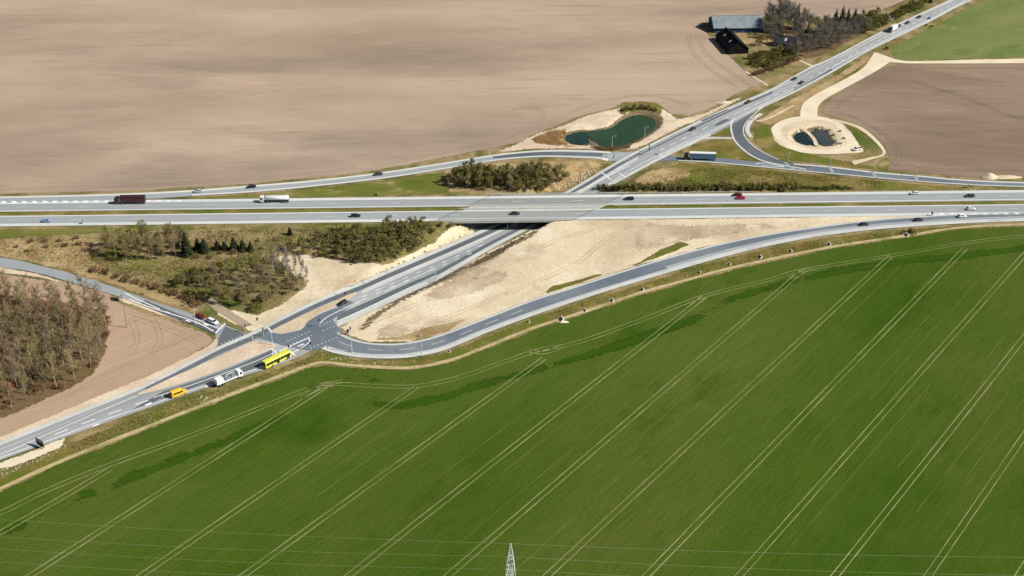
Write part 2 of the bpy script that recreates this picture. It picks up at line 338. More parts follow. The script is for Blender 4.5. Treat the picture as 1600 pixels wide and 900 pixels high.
def zlev(c):
    ZC[c] = ZC.get(c, -1) + 1; return ZL[c] + ZS.get(c, .0035) * ZC[c]
def sheet(name, px, m, cat, curved=False, jit=0.0, step=3.0, parent=None, label=None, seed=0, soft=None):
    pts = P(px)
    if curved: pts = spline(pts, True, 4)
    pts = densify(pts, step)
    if jit:
        out = []
        for x, y in pts:
            a = noise.noise_vector(Vector((x * .13, y * .13, seed + 3.1))) * jit + noise.noise_vector(Vector((x * .5, y * .5, seed + 9.7))) * jit * .6
            out.append((x + a.x, y + a.y))
        pts = out
    if soft is None: soft = 2.6 if cat == 'patch' else 1.6 if cat in ('field', 'gravel') else 0
    return drape(name, pts, m, zlev(cat), parent=parent, label=label, soft=soft)
def band(name, left, right, m, cat, parent=None, label=None, wz=None, kind='structure'):
    l = spline(P(left), False, 5); r = spline(P(right), False, 5)
    return drape(name, densify(l + r[::-1], 4), m, zlev(cat) if wz is None else wz, parent=parent, label=label, kind=kind)
def offs(pts, d):
    out = []; n = len(pts)
    for i in range(n):
        a = pts[max(0, i - 1)]; b = pts[min(n - 1, i + 1)]; ex, ey = b[0] - a[0], b[1] - a[1]; l = math.hypot(ex, ey) or 1
        dd = d if not callable(d) else d(i / (n - 1))
        out.append((pts[i][0] + ey / l * dd, pts[i][1] - ex / l * dd))
    return out
def ribbon(name, pts, wd, m, z, parent=None, step=3.0, kind=None, label=None, jit=0.0):
    pts = densify(pts, step, False)
    wf = (lambda t, x, y: wd * (1 + jit * noise.noise(Vector((x * .35, y * .35, 1.7)))))
    n = len(pts); v = []; f = []
    for i in range(n):
        a = pts[max(0, i - 1)]; b = pts[min(n - 1, i + 1)]; ex, ey = b[0] - a[0], b[1] - a[1]; l = math.hypot(ex, ey) or 1
        h = wf(0, *pts[i]) / 2
        for s in (1, -1):
            x, y = pts[i][0] - s * ey / l * h, pts[i][1] + s * ex / l * h
            v.append((x, y, hgt(x, y) + z))
    for i in range(n - 1): f.append((2 * i, 2 * i + 1, 2 * i + 3, 2 * i + 2))
    o = link(name, mesh(name, v, f, m), parent)
    if kind: o['kind'] = kind
    if label: o['label'] = label
    return o
def pxl(lst, seg=5): return spline(P(lst), False, seg)
def cut(pts, a, b):
    """part of a polyline between two arc lengths"""
    out = []; s = 0
    for p, q in zip(pts, pts[1:]):
        d = math.hypot(q[0] - p[0], q[1] - p[1])
        if d > 0 and s + d > a and s < b:
            k0 = max(0, (a - s) / d); k1 = min(1, (b - s) / d)
            if not out: out.append((p[0] + (q[0] - p[0]) * k0, p[1] + (q[1] - p[1]) * k0))
            out.append((p[0] + (q[0] - p[0]) * k1, p[1] + (q[1] - p[1]) * k1))
        s += d
    return out
def plen(pts): return sum(math.hypot(q[0] - p[0], q[1] - p[1]) for p, q in zip(pts, pts[1:]))
def dashes(pts, on, off, wd, m, z, parent, start=0, end=1e9, name='lane_dash'):
    L = min(plen(pts), end); s = start
    while s + on < L:
        c = cut(pts, s, s + on)
        if len(c) > 1: ribbon(name, c, wd, m, z, parent, 6)
        s += on + off
# boxes, tubes
class MB:
    def __init__(s): s.v = []; s.f = []; s.m = []
    def add(s, v, f, mi=0):
        k = len(s.v); s.v += [tuple(p) for p in v]; s.f += [tuple(i + k for i in q) for q in f]; s.m += [mi] * len(f); return s
    def box(s, x0, x1, y0, y1, z0, z1, mi=0, tx=0, ty=0):
        return s.add([(x0, y0, z0), (x1, y0, z0), (x1, y1, z0), (x0, y1, z0), (x0 + tx, y0 + ty, z1), (x1 - tx, y0 + ty, z1), (x1 - tx, y1 - ty, z1), (x0 + tx, y1 - ty, z1)],
                     [(3, 2, 1, 0), (4, 5, 6, 7), (0, 1, 5, 4), (1, 2, 6, 5), (2, 3, 7, 6), (3, 0, 4, 7)], mi)
    def tube(s, pts, rad, n=6, mi=0, cap=True):
        k = len(s.v); N = len(pts)
        for i, p in enumerate(pts):
            a = Vector(pts[max(0, i - 1)]); b = Vector(pts[min(N - 1, i + 1)]); d = (b - a).normalized()
            u = d.cross(Vector((0.31, 0.17, 1)) if abs(d.z) < .9 else Vector((1, .2, 0))).normalized(); w_ = d.cross(u)
            r = rad[i] if isinstance(rad, (list, tuple)) else rad
            for j in range(n):
                c = 2 * math.pi * j / n; q = Vector(p) + u * (math.cos(c) * r) + w_ * (math.sin(c) * r); s.v.append(tuple(q))
        for i in range(N - 1):
            for j in range(n):
                a = k + i * n + j; b = k + i * n + (j + 1) % n; s.f.append((a, a + n, b + n, b)); s.m.append(mi)
        if cap:
            s.f.append(tuple(k + j for j in range(n))); s.f.append(tuple(k + (N - 1) * n + j for j in range(n))[::-1]); s.m += [mi, mi]
        return s
    def cyl_y(s, x, z, r, y0, y1, n=14, mi=0):
        return s.tube([(x, y0, z), (x, y1, z)], r, n, mi)
    def loft(s, secs, mi=0, cap=True):
        k = len(s.v); n = len(secs[0])
        for q in secs: s.v += [tuple(p) for p in q]
        for i in range(len(secs) - 1):
            for j in range(n):
                a = k + i * n + j; b = k + i * n + (j + 1) % n; s.f.append((a, b, b + n, a + n)); s.m.append(mi)
        if cap:
            s.f.append(tuple(k + j for j in range(n))[::-1]); s.f.append(tuple(k + (len(secs) - 1) * n + j for j in range(n))); s.m += [mi, mi]
        return s
    def build(s, name, m, parent=None, smooth=False):
        return link(name, mesh(name, s.v, s.f, m, smooth, s.m), parent)
def mwband(name, pts, m, z, parent=None, kind='structure', label=None):
    v = [(*mw(*p), z) for p in pts]; o = link(name, mesh(name, v, [tuple(range(len(v)))], m), parent)
    if parent is None: o['kind'] = kind
    if label: o['label'] = label
    return o

# ================================================================== GROUND
X0, X1, Y0, Y1 = -1600, 1600, -400, 3000
ring = [(X0, Y0), (X1, Y0), (X1, Y1), (X0, Y1)]
ground = drape('ground', densify(ring, 100), 'rough_grass', 0.0)
far = MB(); far.add([(-9000, -3000, -7.5), (9000, -3000, -7.5), (9000, 16000, -7.5), (-9000, 16000, -7.5)], [(0, 1, 2, 3)]); tag(far.build('terrain', 'earth_base'), kind='structure')

northf = sheet('ploughed_field', [('w', -1500, 540), (-700, 311), (0, 303.5), (200, 299), (400, 287), (560, 271), (690, 247), (760, 234), (815, 222), (830, 212), (870, 197), (905, 182), (955, 170), (975, 161), (1000, 158), (1025, 161), (1050, 178), (1080, 180),
       (1110, 170), (1150, 147), (1200, 127), (1300, 80), (1400, 20), (1475, -4), (1600, -66), ('w', 700, 1290), ('w', 1500, 2100), ('w', 1500, 2900), ('w', -1500, 2900)], 'ploughed_north', 'field', jit=.9, step=4)
leftf = sheet('ploughed_field', [(-300, 400), (0, 428), (100, 440), (170, 457), (195, 478), (330, 522), (336, 534), (250, 583), (120, 637), (0, 686), (-300, 800)], 'ploughed_left', 'field', jit=.7, seed=2)
rightf = sheet('ploughed_field', [(1282, 174), (1290, 160), (1335, 128), (1370, 110), (1400, 100.5), (1600, 99.5), (2100, 95), (2300, 300), (1600, 279), (1500, 277), (1450, 272), (1382, 266), (1391, 250), (1384, 232), (1365, 212), (1340, 195), (1310, 184), (1292, 180)], 'ploughed_right', 'field', jit=.6, seed=4)
farg = sheet('crop_field', [(1388, 80), (1400, 71), (1450, 45), (1540, -2), (1650, -60), (2100, -90), (2100, 84), (1600, 89), (1440, 94), (1415, 94), (1395, 88)], 'crop_far', 'field', jit=.6, seed=5)
CROPTOP = [(-300, 900), (-100, 812), (0, 767), (100, 722), (200, 682), (300, 643), (400, 605), (480, 575), (510, 570), (560, 575), (640, 578), (700, 567), (760, 545), (830, 517), (920, 488), (1000, 461), (1080, 439), (1150, 420), (1300, 388), (1420, 370), (1500, 358), (1600, 353), (1900, 343), (2200, 335)]
cropf = sheet('crop_field', CROPTOP + [('w', 700, 60), ('w', -500, 60)], 'crop_green', 'field', jit=.5, seed=6)

# dark headland swathes in the crop
def swath(c, wd, sd):
    pts = densify(pxl(c), 3, False); l = offs(pts, lambda t: wd * .62 * (.08 + t ** .8 * max(0, 1 - t) ** .3)); r = offs(pts, lambda t: -wd * .62 * (.08 + t ** .8 * max(0, 1 - t) ** .3))
    pl = [(x + noise.noise(Vector((x * .2, y * .2, sd))) * 1.4, y + noise.noise(Vector((x * .2, y * .2, sd + 5))) * 1.4) for x, y in l + r[::-1]]
    drape('crop_swathe', pl, 'crop_dark', zlev('field') + .03, parent=cropf, soft=3.0)
for i, (c, wd) in enumerate([([(0, 838), (25, 824), (45, 820)], 5), ([(75, 800), (120, 780), (152, 767)], 4), ([(175, 760), (205, 745), (230, 735)], 5), ([(250, 727), (275, 716), (298, 709)], 4.5), ([(310, 706), (345, 690), (400, 672), (440, 655)], 4),
        ([(520, 612), (560, 628), (610, 634), (660, 628), (720, 612), (790, 588)], 5), ([(860, 568), (930, 552), (1000, 528), (1070, 505)], 6), ([(1090, 490), (1160, 462), (1240, 440)], 5), ([(1255, 432), (1320, 422), (1385, 412)], 6), ([(1400, 408), (1460, 405), (1500, 400)], 5),
        ([(-40, 850), (80, 800), (230, 738), (345, 692), (470, 640)], 4), ([(540, 622), (640, 632), (760, 600), (900, 560), (1040, 516), (1130, 478)], 4.5), ([(1060, 508), (1180, 458), (1300, 426), (1420, 408), (1540, 396), (1640, 380)], 5), ([(500, 588), (560, 590), (600, 596)], 3), ([(310, 757), (318, 755), (326, 758)], 3)]): swath(c, wd * 1.7, i * 3.3)
# tramlines
TR = [[(47, 900), (400, 680), (512, 602)], [(220, 900), (400, 775), (652, 604)], [(380, 900), (617, 727), (850, 560)], [(545, 900), (820, 681), (1104, 461)], [(700, 900), (968, 675), (1255, 422)],
      [(855, 900), (1120, 655), (1392, 400)], [(1010, 900), (1260, 641), (1508, 388)], [(1155, 900), (1375, 652), (1606, 392)], [(1305, 900), (1450, 715), (1720, 376)], [(1450, 900), (1600, 681), (1800, 390)], [(1592, 900), (1700, 730), (1900, 415)], [(-125, 900), (0, 833), (100, 776), (172, 733)]]
HEAD = [[(-150, 868), (0, 802), (70, 768), (165, 729), (300, 680), (420, 632), (490, 605), (535, 596)], [(480, 608), (520, 600), (600, 604), (655, 603), (720, 589), (800, 561), (850, 545), (900, 536), (1000, 501), (1100, 463), (1200, 438), (1255, 422), (1390, 400), (1500, 381), (1600, 369), (1800, 352)]]
def tram(pts):
    for d in (-1.05, 1.05): ribbon('tyre_track', offs(pts, d), .33, 'track_soil', .085, cropf, 5, jit=.6)
for t in TR:
    w_ = P(t)
    if len(t) == 3:
        dx, dy = w_[0][0] - w_[1][0], w_[0][1] - w_[1][1]; l = math.hypot(dx, dy); w_ = [(w_[0][0] + dx / l * 190, w_[0][1] + dy / l * 190)] + [w_[0], w_[-1]]
    tram(w_)
for t in HEAD: tram(densify(pxl(t), 4, False))
for t in [[(822, 547), (850, 551), (880, 541)], [(470, 622), (500, 606), (525, 600)], [(1236, 436), (1258, 423), (1275, 421)]]:
    tram(pxl(t))
# fainter single drill misses
rr_ = random.Random(5)
for t in TR[1:9]:
    w_ = P(t)
    for k in (8, 16):
        if rr_.random() < .75:
            L = plen(w_); a = rr_.random() * L * .5; ribbon('drill_line', offs(cut([w_[0], w_[-1]], a, a + L * rr_.uniform(.4, .6)), k + rr_.uniform(-2, 2)), .28, 'drill_soil', .08, cropf, 6, jit=.9)
mat('soil_track', [(.25, .19, .135), (.31, .24, .17)], scale=.05, fine=.15, fscale=.4, grain=.1)
mat('soil_track_left', [(.32, .22, .148), (.37, .26, .175)], scale=.05, fine=.15, fscale=.4, grain=.1)
mat('soil_track_dark', [(.15, .115, .085), (.19, .145, .105)], scale=.05, fine=.15, fscale=.4, grain=.1)
def soiltrack(par, px, m, wd=.32, z=.075, gap=1.0):
    pts = densify(pxl(px), 4, False)
    for d in (-gap, gap): ribbon('tyre_track', offs(pts, d), wd, m, z, par, 4, jit=.8)
for px in [[(560, 268), (690, 238), (780, 220), (850, 196), (900, 172), (960, 155), (1020, 150), (1080, 165)], [(790, 216), (830, 196), (850, 180), (835, 168), (800, 172)], [(1090, 60), (1105, 85), (1130, 105), (1165, 128), (1180, 140)], [(1075, 55), (1085, 85), (1115, 112), (1150, 135)], [(0, 296), (200, 291), (400, 279), (560, 262)], [(1060, 30), (1120, 18), (1250, 8), (1330, 15), (1400, 0)]]: soiltrack(northf, px, 'soil_track')
for px in [[(1300, 176), (1330, 150), (1380, 120), (1420, 108), (1600, 106)], [(1395, 260), (1405, 240), (1385, 212), (1340, 186), (1310, 176)], [(1600, 268), (1500, 266), (1420, 262)], [(1600, 190), (1500, 150), (1420, 125)]]: soiltrack(rightf, px, 'soil_track_dark')
for px in [[(205, 500), (215, 530), (195, 560), (140, 600), (60, 645), (0, 668)], [(240, 500), (250, 530), (225, 565), (150, 608)], [(200, 488), (260, 505), (318, 528)], [(205, 496), (260, 514), (310, 536)]]: soiltrack(leftf, px, 'soil_track_left', .28)
# pale unsown strip along the crop
ribbon('field_edge_path', densify(pxl([(x, y - 3 if x < 1200 else y - 2) for x, y in CROPTOP]), 3, False), 1.9, 'edge_track', .168, step=3, kind='structure', jit=.5)

# verges and bare earth
sheet('grass_verge', [(-200, 835), (0, 738), (130, 683), (260, 633), (400, 588), (480, 558), (500, 548), (560, 562), (650, 560), (700, 549), (850, 490), (1000, 444), (1150, 399), (1250, 378), (1350, 364), (1450, 355), (1600, 348), (1900, 338), (1900, 344), (1600, 352), (1420, 368), (1300, 386), (1150, 418), (1000, 459), (830, 515), (700, 564), (640, 575), (560, 572), (500, 568), (400, 602), (200, 679), (0, 764), (-200, 855)], 'verge_olive', 'patch', jit=.5, seed=11)
sheet('grass_verge', [(250, 312), (330, 306.5), (400, 303), (500, 294), (600, 282), (700, 267), (700, 300), (690, 304), (500, 309), (300, 313)], 'verge_green', 'patch', jit=.4, seed=12)
sheet('grass_verge', [(-300, 364), (0, 358), (300, 354), (560, 350), (700, 347.5), (700, 352), (560, 357), (400, 357), (200, 362), (0, 375), (-300, 380)], 'verge_green', 'patch', jit=.9, seed=13)
sheet('grass_verge', [(690, 266), (780, 253), (880, 250), (950, 255), (900, 288), (878, 300), (700, 302)], 'dry_grass', 'patch', jit=.6, seed=14)
sheet('grass_verge', [(1062, 254), (1110, 257), (1200, 265), (1300, 275), (1440, 288), (1560, 295), (1500, 297), (1300, 298.5), (960, 300), (985, 285), (1020, 268)], 'verge_olive', 'patch', jit=.5, seed=15)
sheet('grass_verge', [(985, 284), (1020, 265), (1062, 262), (1080, 272), (1060, 282), (1000, 290)], 'dry_grass', 'patch', True, jit=.8, seed=16)
sheet('grass_verge', [(1070, 240), (1085, 226), (1110, 219), (1144, 218), (1152, 228), (1175, 246), (1190, 253), (1150, 250), (1110, 245)], 'verge_olive', 'patch', jit=.5, seed=17)
sheet('grass_verge', [(1092, 213), (1115, 205), (1136, 199), (1143, 201), (1144, 213), (1110, 214)], 'verge_olive', 'patch', jit=.4, seed=18)
sheet('grass_verge', [(1176, 195), (1200, 195), (1215, 215), (1235, 232), (1290, 246), (1380, 262), (1440, 273), (1300, 259), (1234, 251), (1196, 238), (1175, 222)], 'verge_olive', 'patch', jit=.5, seed=19)
sheet('grass_verge', [(1200, 186), (1215, 178), (1228, 170), (1236, 172), (1234, 184), (1215, 189)], 'crop_dark', 'patch', jit=.5, seed=20)
sheet('grass_verge', [(1325, 194), (1340, 196), (1353, 206), (1350, 211), (1338, 208), (1330, 201)], 'verge_green', 'patch', True, jit=.4, seed=21)
sheet('grass_verge', [(1372, 252), (1390, 245), (1393, 254), (1386, 266), (1370, 262)], 'verge_green', 'patch', True, jit=.4, seed=22)
sheet('sand_slope', [(725, 349.5), (700, 357), (676, 378), (640, 397), (600, 414), (545, 411), (500, 401), (470, 396), (430, 400), (445, 420), (478, 447), (440, 475), (400, 492), (360, 483), (320, 466), (340, 494), (394, 520), (500, 471), (600, 426), (681, 391), (745, 363), (738, 356)], 'sand', 'patch', jit=.9, seed=23, soft=1.4)
sheet('sand_slope', [(868, 346), (900, 344), (1000, 342.5), (1200, 340), (1330, 338), (1450, 333.5), (1440, 339.5), (1345, 347), (1200, 367), (1100, 387), (1000, 415), (930, 437), (850, 464), (760, 498), (700, 521), (640, 534), (580, 535), (545, 524), (528, 512), (590, 480), (681, 439), (762, 394), (830, 359)], 'sand', 'patch', jit=.7, seed=24, soft=1.4)
sheet('dry_grass_patch', [(845, 462), (862, 447), (900, 437), (960, 424), (1000, 409), (1030, 390), (1062, 378), (1082, 382), (1045, 397), (1000, 413), (930, 435), (880, 452)], 'verge_olive', 'patch', jit=.8, seed=25, soft=1.1)
sheet('dry_grass_patch', [(622, 526), (660, 512), (700, 505), (735, 497), (700, 518), (660, 530), (620, 533), (585, 532), (590, 527)], 'dry_grass', 'patch', jit=.8, seed=26, soft=1.4)
sheet('ditch', [(555, 515), (575, 496), (600, 478), (630, 462), (700, 427), (760, 398), (800, 376), (842, 358), (850, 357), (825, 374), (780, 398), (735, 420), (700, 437), (650, 462), (610, 484), (585, 503), (570, 517)], 'ditch_soil', 'patch', jit=1.2, seed=27, soft=2.2)
sheet('damp_sand', [(690, 440), (720, 420), (770, 418), (800, 428), (770, 446), (730, 460), (690, 470), (650, 485), (640, 478), (665, 455)], 'sand_damp', 'patch', True, jit=2.5, step=2, seed=51, soft=6)
sheet('damp_sand', [(1000, 352), (1050, 349), (1150, 350), (1290, 345), (1330, 344), (1240, 355), (1160, 365), (1090, 375), (1030, 385), (995, 395), (990, 375)], 'sand_damp', 'patch', True, jit=2.0, step=2, seed=52, soft=6)
sheet('weedy_sand', [(590, 512), (610, 500), (640, 512), (690, 506), (720, 498), (690, 516), (640, 528), (600, 528), (575, 522)], 'sand_damp', 'patch', True, jit=1.6, step=2, seed=53, soft=6)
sheet('grass_patch', [(235, 422), (300, 412), (380, 400), (430, 405), (420, 418), (360, 420), (300, 430), (260, 438)], 'verge_green', 'patch', True, jit=3.0, step=2, seed=54, soft=6)
sheet('grass_patch', [(150, 395), (180, 385), (230, 400), (260, 412), (230, 425), (190, 420), (160, 408)], 'verge_green', 'patch', True, jit=3.0, step=2, seed=55, soft=6)
sheet('grass_patch', [(280, 445), (330, 448), (350, 462), (320, 470), (290, 460)], 'verge_green', 'patch', True, jit=2.0, step=2, seed=56, soft=6)
sheet('sand_verge', [(-200, 776), (0, 682), (120, 633), (250, 579), (325, 540), (337, 528), (332, 519), (195, 474), (182, 466), (200, 466), (300, 500), (343, 524), (346, 538), (300, 568), (227, 602), (130, 641), (0, 693), (-200, 778)], 'sand_pink', 'patch', jit=.4, seed=28, soft=1.0)
sheet('dry_grass_bank', [(-300, 362), (0, 374), (60, 368), (140, 372), (150, 390), (140, 405), (170, 425), (230, 446), (300, 470), (318, 486), (300, 491), (180, 447), (60, 413), (0, 401), (-300, 372)], 'dry_grass', 'patch', jit=1.2, seed=29)
sheet('sand_bank', [(0, 417), (-200, 394), (-200, 402), (0, 426), (60, 434), (110, 446), (170, 464), (180, 464), (120, 446), (60, 428)], 'sand_pink', 'patch', jit=.3, seed=30, soft=1.0)
sheet('pond_bank', [(825, 214), (880, 195), (915, 180), (970, 168), (985, 158), (1015, 157), (1040, 172), (1060, 186), (1100, 176), (1145, 155), (1180, 145), (1140, 166), (1060, 202), (997, 233), (960, 236), (900, 233), (840, 233), (790, 238), (760, 240), (800, 228)], 'sand_pink', 'patch', jit=.8, seed=31)
sheet('pond_bank', [(985, 160), (1010, 158), (1032, 166), (1035, 178), (1020, 180), (1000, 176), (975, 180), (966, 176), (970, 168)], 'verge_olive', 'patch', True, jit=.6, seed=32)
sheet('pond_bank', [(882, 231), (920, 229), (945, 233), (985, 228), (1010, 217), (1030, 200), (1034, 190), (1028, 183), (1020, 205), (985, 224), (950, 231), (925, 224), (918, 207), (914, 208), (920, 227), (905, 229), (888, 225), (878, 214), (874, 220)], 'dry_grass', 'patch', jit=.5, seed=33)
sheet('farm_yard', [(1092, 42), (1105, 30), (1190, 26), (1260, 25), (1330, 32), (1395, 8), (1440, -12), (1480, -6), (1382, 46), (1300, 90), (1200, 136), (1183, 124), (1165, 112), (1150, 100), (1120, 68)], 'rough_grass', 'patch', jit=.5, seed=34)
sheet('farm_yard', [(1140, 52), (1175, 52), (1205, 60), (1215, 70), (1170, 72), (1155, 62)], 'dry_grass', 'patch', True, jit=.4, seed=35)
sheet('farm_yard', [(1250, 62), (1275, 55), (1290, 60), (1270, 66)], 'sand_pink', 'patch', True, jit=.4, seed=36)
sheet('field_margin', [(1180, 190), (1240, 152), (1300, 121), (1355, 86), (1365, 92), (1300, 135), (1262, 160), (1238, 185), (1205, 196)], 'dry_grass', 'patch', jit=.4, seed=37)
sheet('wood_ground', [(-120, 668), (0, 655), (28, 645), (48, 634), (108, 611), (150, 584), (168, 548), (174, 505), (165, 485), (90, 470), (30, 462), (0, 458), (-120, 455)], 'wood_floor', 'patch', jit=1.0, seed=38)
for i, px in enumerate([[(560, 512), (620, 488), (700, 455), (800, 410), (880, 372), (960, 352)], [(640, 520), (720, 488), (820, 448), (900, 412), (940, 380), (985, 350)], [(600, 436), (640, 420), (690, 395), (715, 372)]]):
    pts = densify(pxl(px), 3, False)
    for d in (-1, 1): ribbon('wheel_rut', offs(pts, d), .4, 'sand_damp', .178, None, 3, kind='structure', jit=.9)
sheet('wood_ground', [(1192, 50), (1230, 40), (1262, 48), (1300, 48), (1345, 38), (1362, 44), (1330, 64), (1300, 80), (1265, 92), (1245, 86), (1250, 66), (1215, 66), (1196, 60)], 'wood_floor', 'patch', True, jit=1.0, seed=61, soft=4)
for pl in (PA, PB, PC, PD):
    c = (sum(p[0] for p in pl) / len(pl), sum(p[1] for p in pl) / len(pl)); drape('pond_margin', [(c[0] + (p[0] - c[0]) * 1.22, c[1] + (p[1] - c[1]) * 1.22) for p in pl], 'ditch_soil', .163, soft=2.2)
# gravel: pond road, farm track, lay-by
def ring_sheet(name, outer, inner, m, cat):
    a = spline(P(outer), True, 6); b = spline(P(inner), True, 6)
    n = len(a); v = []; f = []; z = zlev(cat); b2 = []
    for x, y in a:
        q = min(b, key=lambda p: (p[0] - x) ** 2 + (p[1] - y) ** 2); b2.append(q)
    for i in range(n):
        for k in range(5):
            t = k / 4; x, y = a[i][0] + (b2[i][0] - a[i][0]) * t, a[i][1] + (b2[i][1] - a[i][1]) * t; v.append((x, y, hgt(x, y) + z))
    for i in range(n):
        j = (i + 1) % n
        for k in range(4): f.append((i * 5 + k, i * 5 + k + 1, j * 5 + k + 1, j * 5 + k))
    return tag(link(name, mesh(name, v, f, m)), kind='structure')
sheet('sand_bank', [(1207, 205), (1225, 193), (1265, 184), (1310, 190), (1330, 208), (1345, 235), (1310, 240), (1250, 237), (1215, 225)], 'sand', 'patch', True, jit=.4, seed=40, soft=1.0)
ring_sheet('gravel_road', [(1205, 203), (1215, 192), (1237, 184), (1262, 182), (1290, 184), (1313, 194), (1328, 213), (1347, 232), (1346, 238), (1325, 240), (1290, 241), (1255, 239), (1228, 230), (1213, 217)], [(1220, 204), (1232, 194), (1262, 188), (1288, 189), (1304, 196), (1313, 208), (1323, 222), (1318, 230), (1290, 234), (1260, 231), (1238, 224), (1224, 213)], 'gravel', 'gravel')
band('gravel_track', [(1366, 82), (1350, 105), (1320, 124), (1285, 142), (1262, 156), (1252, 168), (1250, 185)], [(1392, 96), (1368, 112), (1335, 130), (1298, 150), (1281, 163), (1277, 175), (1278, 188)], 'gravel', 'gravel')
band('farm_track', [(1368, 82), (1385, 88), (1405, 94), (1440, 96), (1600, 92), (2100, 86)], [(1372, 96), (1385, 97), (1405, 98.5), (1440, 99.5), (1600, 99), (2100, 94)], 'gravel', 'gravel')
band('gravel_track', [(1300, 186), (1340, 196), (1368, 216), (1384, 240), (1360, 250), (1335, 258)], [(1302, 189), (1338, 200), (1364, 219), (1379, 240), (1355, 247), (1330, 252)], 'sand', 'gravel')
ribbon('field_path', pxl([(1182, 190), (1196, 187), (1212, 180), (1240, 165)]), 1.6, 'sand_pink', .175, kind='structure')
ribbon('farm_drive', pxl([(1250, 95), (1268, 103), (1276, 108)]), 2.2, 'sand', .175, kind='structure')
ribbon('farm_drive', pxl([(1165, 112), (1180, 122), (1200, 134)]), 1.6, 'sand', .176, kind='structure')
ribbon('pond_dam', pxl([(1253, 204), (1263, 209), (1272, 219), (1276, 229)]), 2.2, 'sand_pink', .6, kind='structure')
ribbon('earth_track', pxl([(318, 464), (340, 480), (365, 496), (388, 510)]), 4.0, 'brown_track', .176, kind='structure')
sheet('lay_by', [(-20, 738), (0, 722), (40, 708), (75, 693), (105, 683), (98, 700), (60, 715), (20, 730)], 'gravel', 'gravel', jit=.5, seed=41)

# ponds
for nm, pl, mt in (('pond', PA, 'pond_teal'), ('pond', PB, 'pond_green'), ('pond', PC, 'pond_blue'), ('pond', PD, 'pond_grey')):
    c = (sum(p[0] for p in pl) / len(pl), sum(p[1] for p in pl) / len(pl))
    v = [(c[0] + (p[0] - c[0]) * 1.02, c[1] + (p[1] - c[1]) * 1.02, WZ) for p in pl]
    o = link(nm, mesh(nm, v, [tuple(range(len(v)))], mt)); o['kind'] = 'structure'

# ================================================================== MOTORWAY
UA, UE = -1400, 1400
med = mwband('central_reserve', [(UA, -2.4), (UE, -2.4), (UE, 2.4), (UA, 2.4)], 'verge_olive', .12)
nearc = mwband('motorway_carriageway', [(UA, -13.4), (UE, -13.4), (UE, -2.2), (UA, -2.2)], 'motorway_asphalt', .15)
farc = mwband('motorway_carriageway', [(UA, 2.2), (UE, 2.2), (UE, 13.6), (UA, 13.6)], 'motorway_asphalt', .1515)
for par, s in ((nearc, -1), (farc, 1)):
    z = .165
    def q(a, b): return [(UA, min(a * s, b * s)), (UE, min(a * s, b * s)), (UE, max(a * s, b * s)), (UA, max(a * s, b * s))]
    mwband('hard_shoulder', q(11.0, 13.35), 'motorway_shoulder', z, par)
    mwband('inner_shoulder', q(2.3, 3.1), 'motorway_shoulder', z, par)
    mwband('edge_line', q(10.75, 11.05), 'white_paint', .185, par)
    mwband('edge_line', q(3.1, 3.3), 'white_paint', .185, par)
    for k_ in (4.1, 5.9, 8.0, 9.7): mwband('wheel_path', q(k_ - .28, k_ + .28), 'wheel_worn', .1795, par)
    dm = None; u = -390
    while u < 400:
        if not (UB - 34 < u < UB + 34 and (int(u / 15) % 2)):
            v = [(*mw(u, 6.95 * s), .186), (*mw(u + 5, 6.95 * s), .186), (*mw(u + 5, 7.17 * s), .186), (*mw(u, 7.17 * s), .186)]
            if s < 0: v = v[::-1]
            link('lane_dash', mesh('lane_dash', v, [(0, 1, 2, 3)], 'white_paint' if u % 30 < 15 else 'worn_paint'), par)
        u += 15
# ================================================================== ROADS
nwramp = band('slip_road', [(-900, 318), (-200, 309.5), (0, 307.5), (200, 302.5), (320, 296), (400, 289.5), (500, 281), (600, 269), (700, 253.5), (780, 241), (850, 235), (920, 235.5), (960, 238.5), (1000, 237)],
     [(-900, 327), (-200, 319), (0, 317.5), (200, 312.5), (320, 305.5), (400, 300.5), (500, 291), (600, 279.5), (700, 264), (780, 251), (850, 246), (920, 248), (950, 252), (975, 252)], 'motorway_asphalt', 'road')
seramp = band('slip_road', [(515, 505), (530, 519), (550, 529), (580, 536), (620, 537), (660, 531), (700, 519), (760, 496), (830, 469), (900, 447), (1000, 415), (1100, 387), (1200, 366), (1345, 345.5), (1440, 338), (1500, 334.5), (1600, 331), (2000, 318)],
     [(485, 543), (502, 546), (525, 553), (560, 559), (610, 561), (655, 557), (700, 546), (760, 521), (850, 488), (950, 455), (1050, 425), (1150, 397), (1250, 375), (1350, 361), (1450, 353), (1520, 349), (1600, 346), (2000, 332)], 'ramp_asphalt', 'road')
neramp = band('slip_road', [(1015, 248), (1035, 245), (1060, 245), (1110, 246.5), (1180, 253), (1234, 255.5), (1297, 260.5), (1368, 269), (1440, 275), (1493, 280), (1600, 285), (2000, 297)],
     [(1015, 255), (1035, 252), (1060, 252), (1110, 254.5), (1180, 261), (1294, 272), (1400, 281.5), (1493, 288.5), (1600, 293), (2000, 305)], 'ramp_asphalt', 'road')
loopr = band('slip_road', [(1160, 180), (1150, 186), (1144.5, 194), (1145, 206), (1150, 220), (1161, 232), (1177, 244), (1196, 252), (1225, 258), (1260, 264)],
     [(1200, 163), (1180, 176), (1166, 190), (1160, 202), (1163, 215), (1176, 229), (1196, 241.5), (1216, 250), (1240, 256), (1280, 260)], 'new_asphalt', 'road')
sider = band('side_road', [(-600, 352), (-200, 381), (0, 403), (60, 415), (120, 430.5), (180, 450), (240, 472), (300, 491), (350, 508), (395, 526), (410, 532)],
     [(-600, 366), (-200, 394), (0, 418), (60, 427.5), (120, 444.5), (180, 462), (240, 484), (300, 503), (332, 519), (341, 534), (330, 552)], 'side_asphalt', 'road')
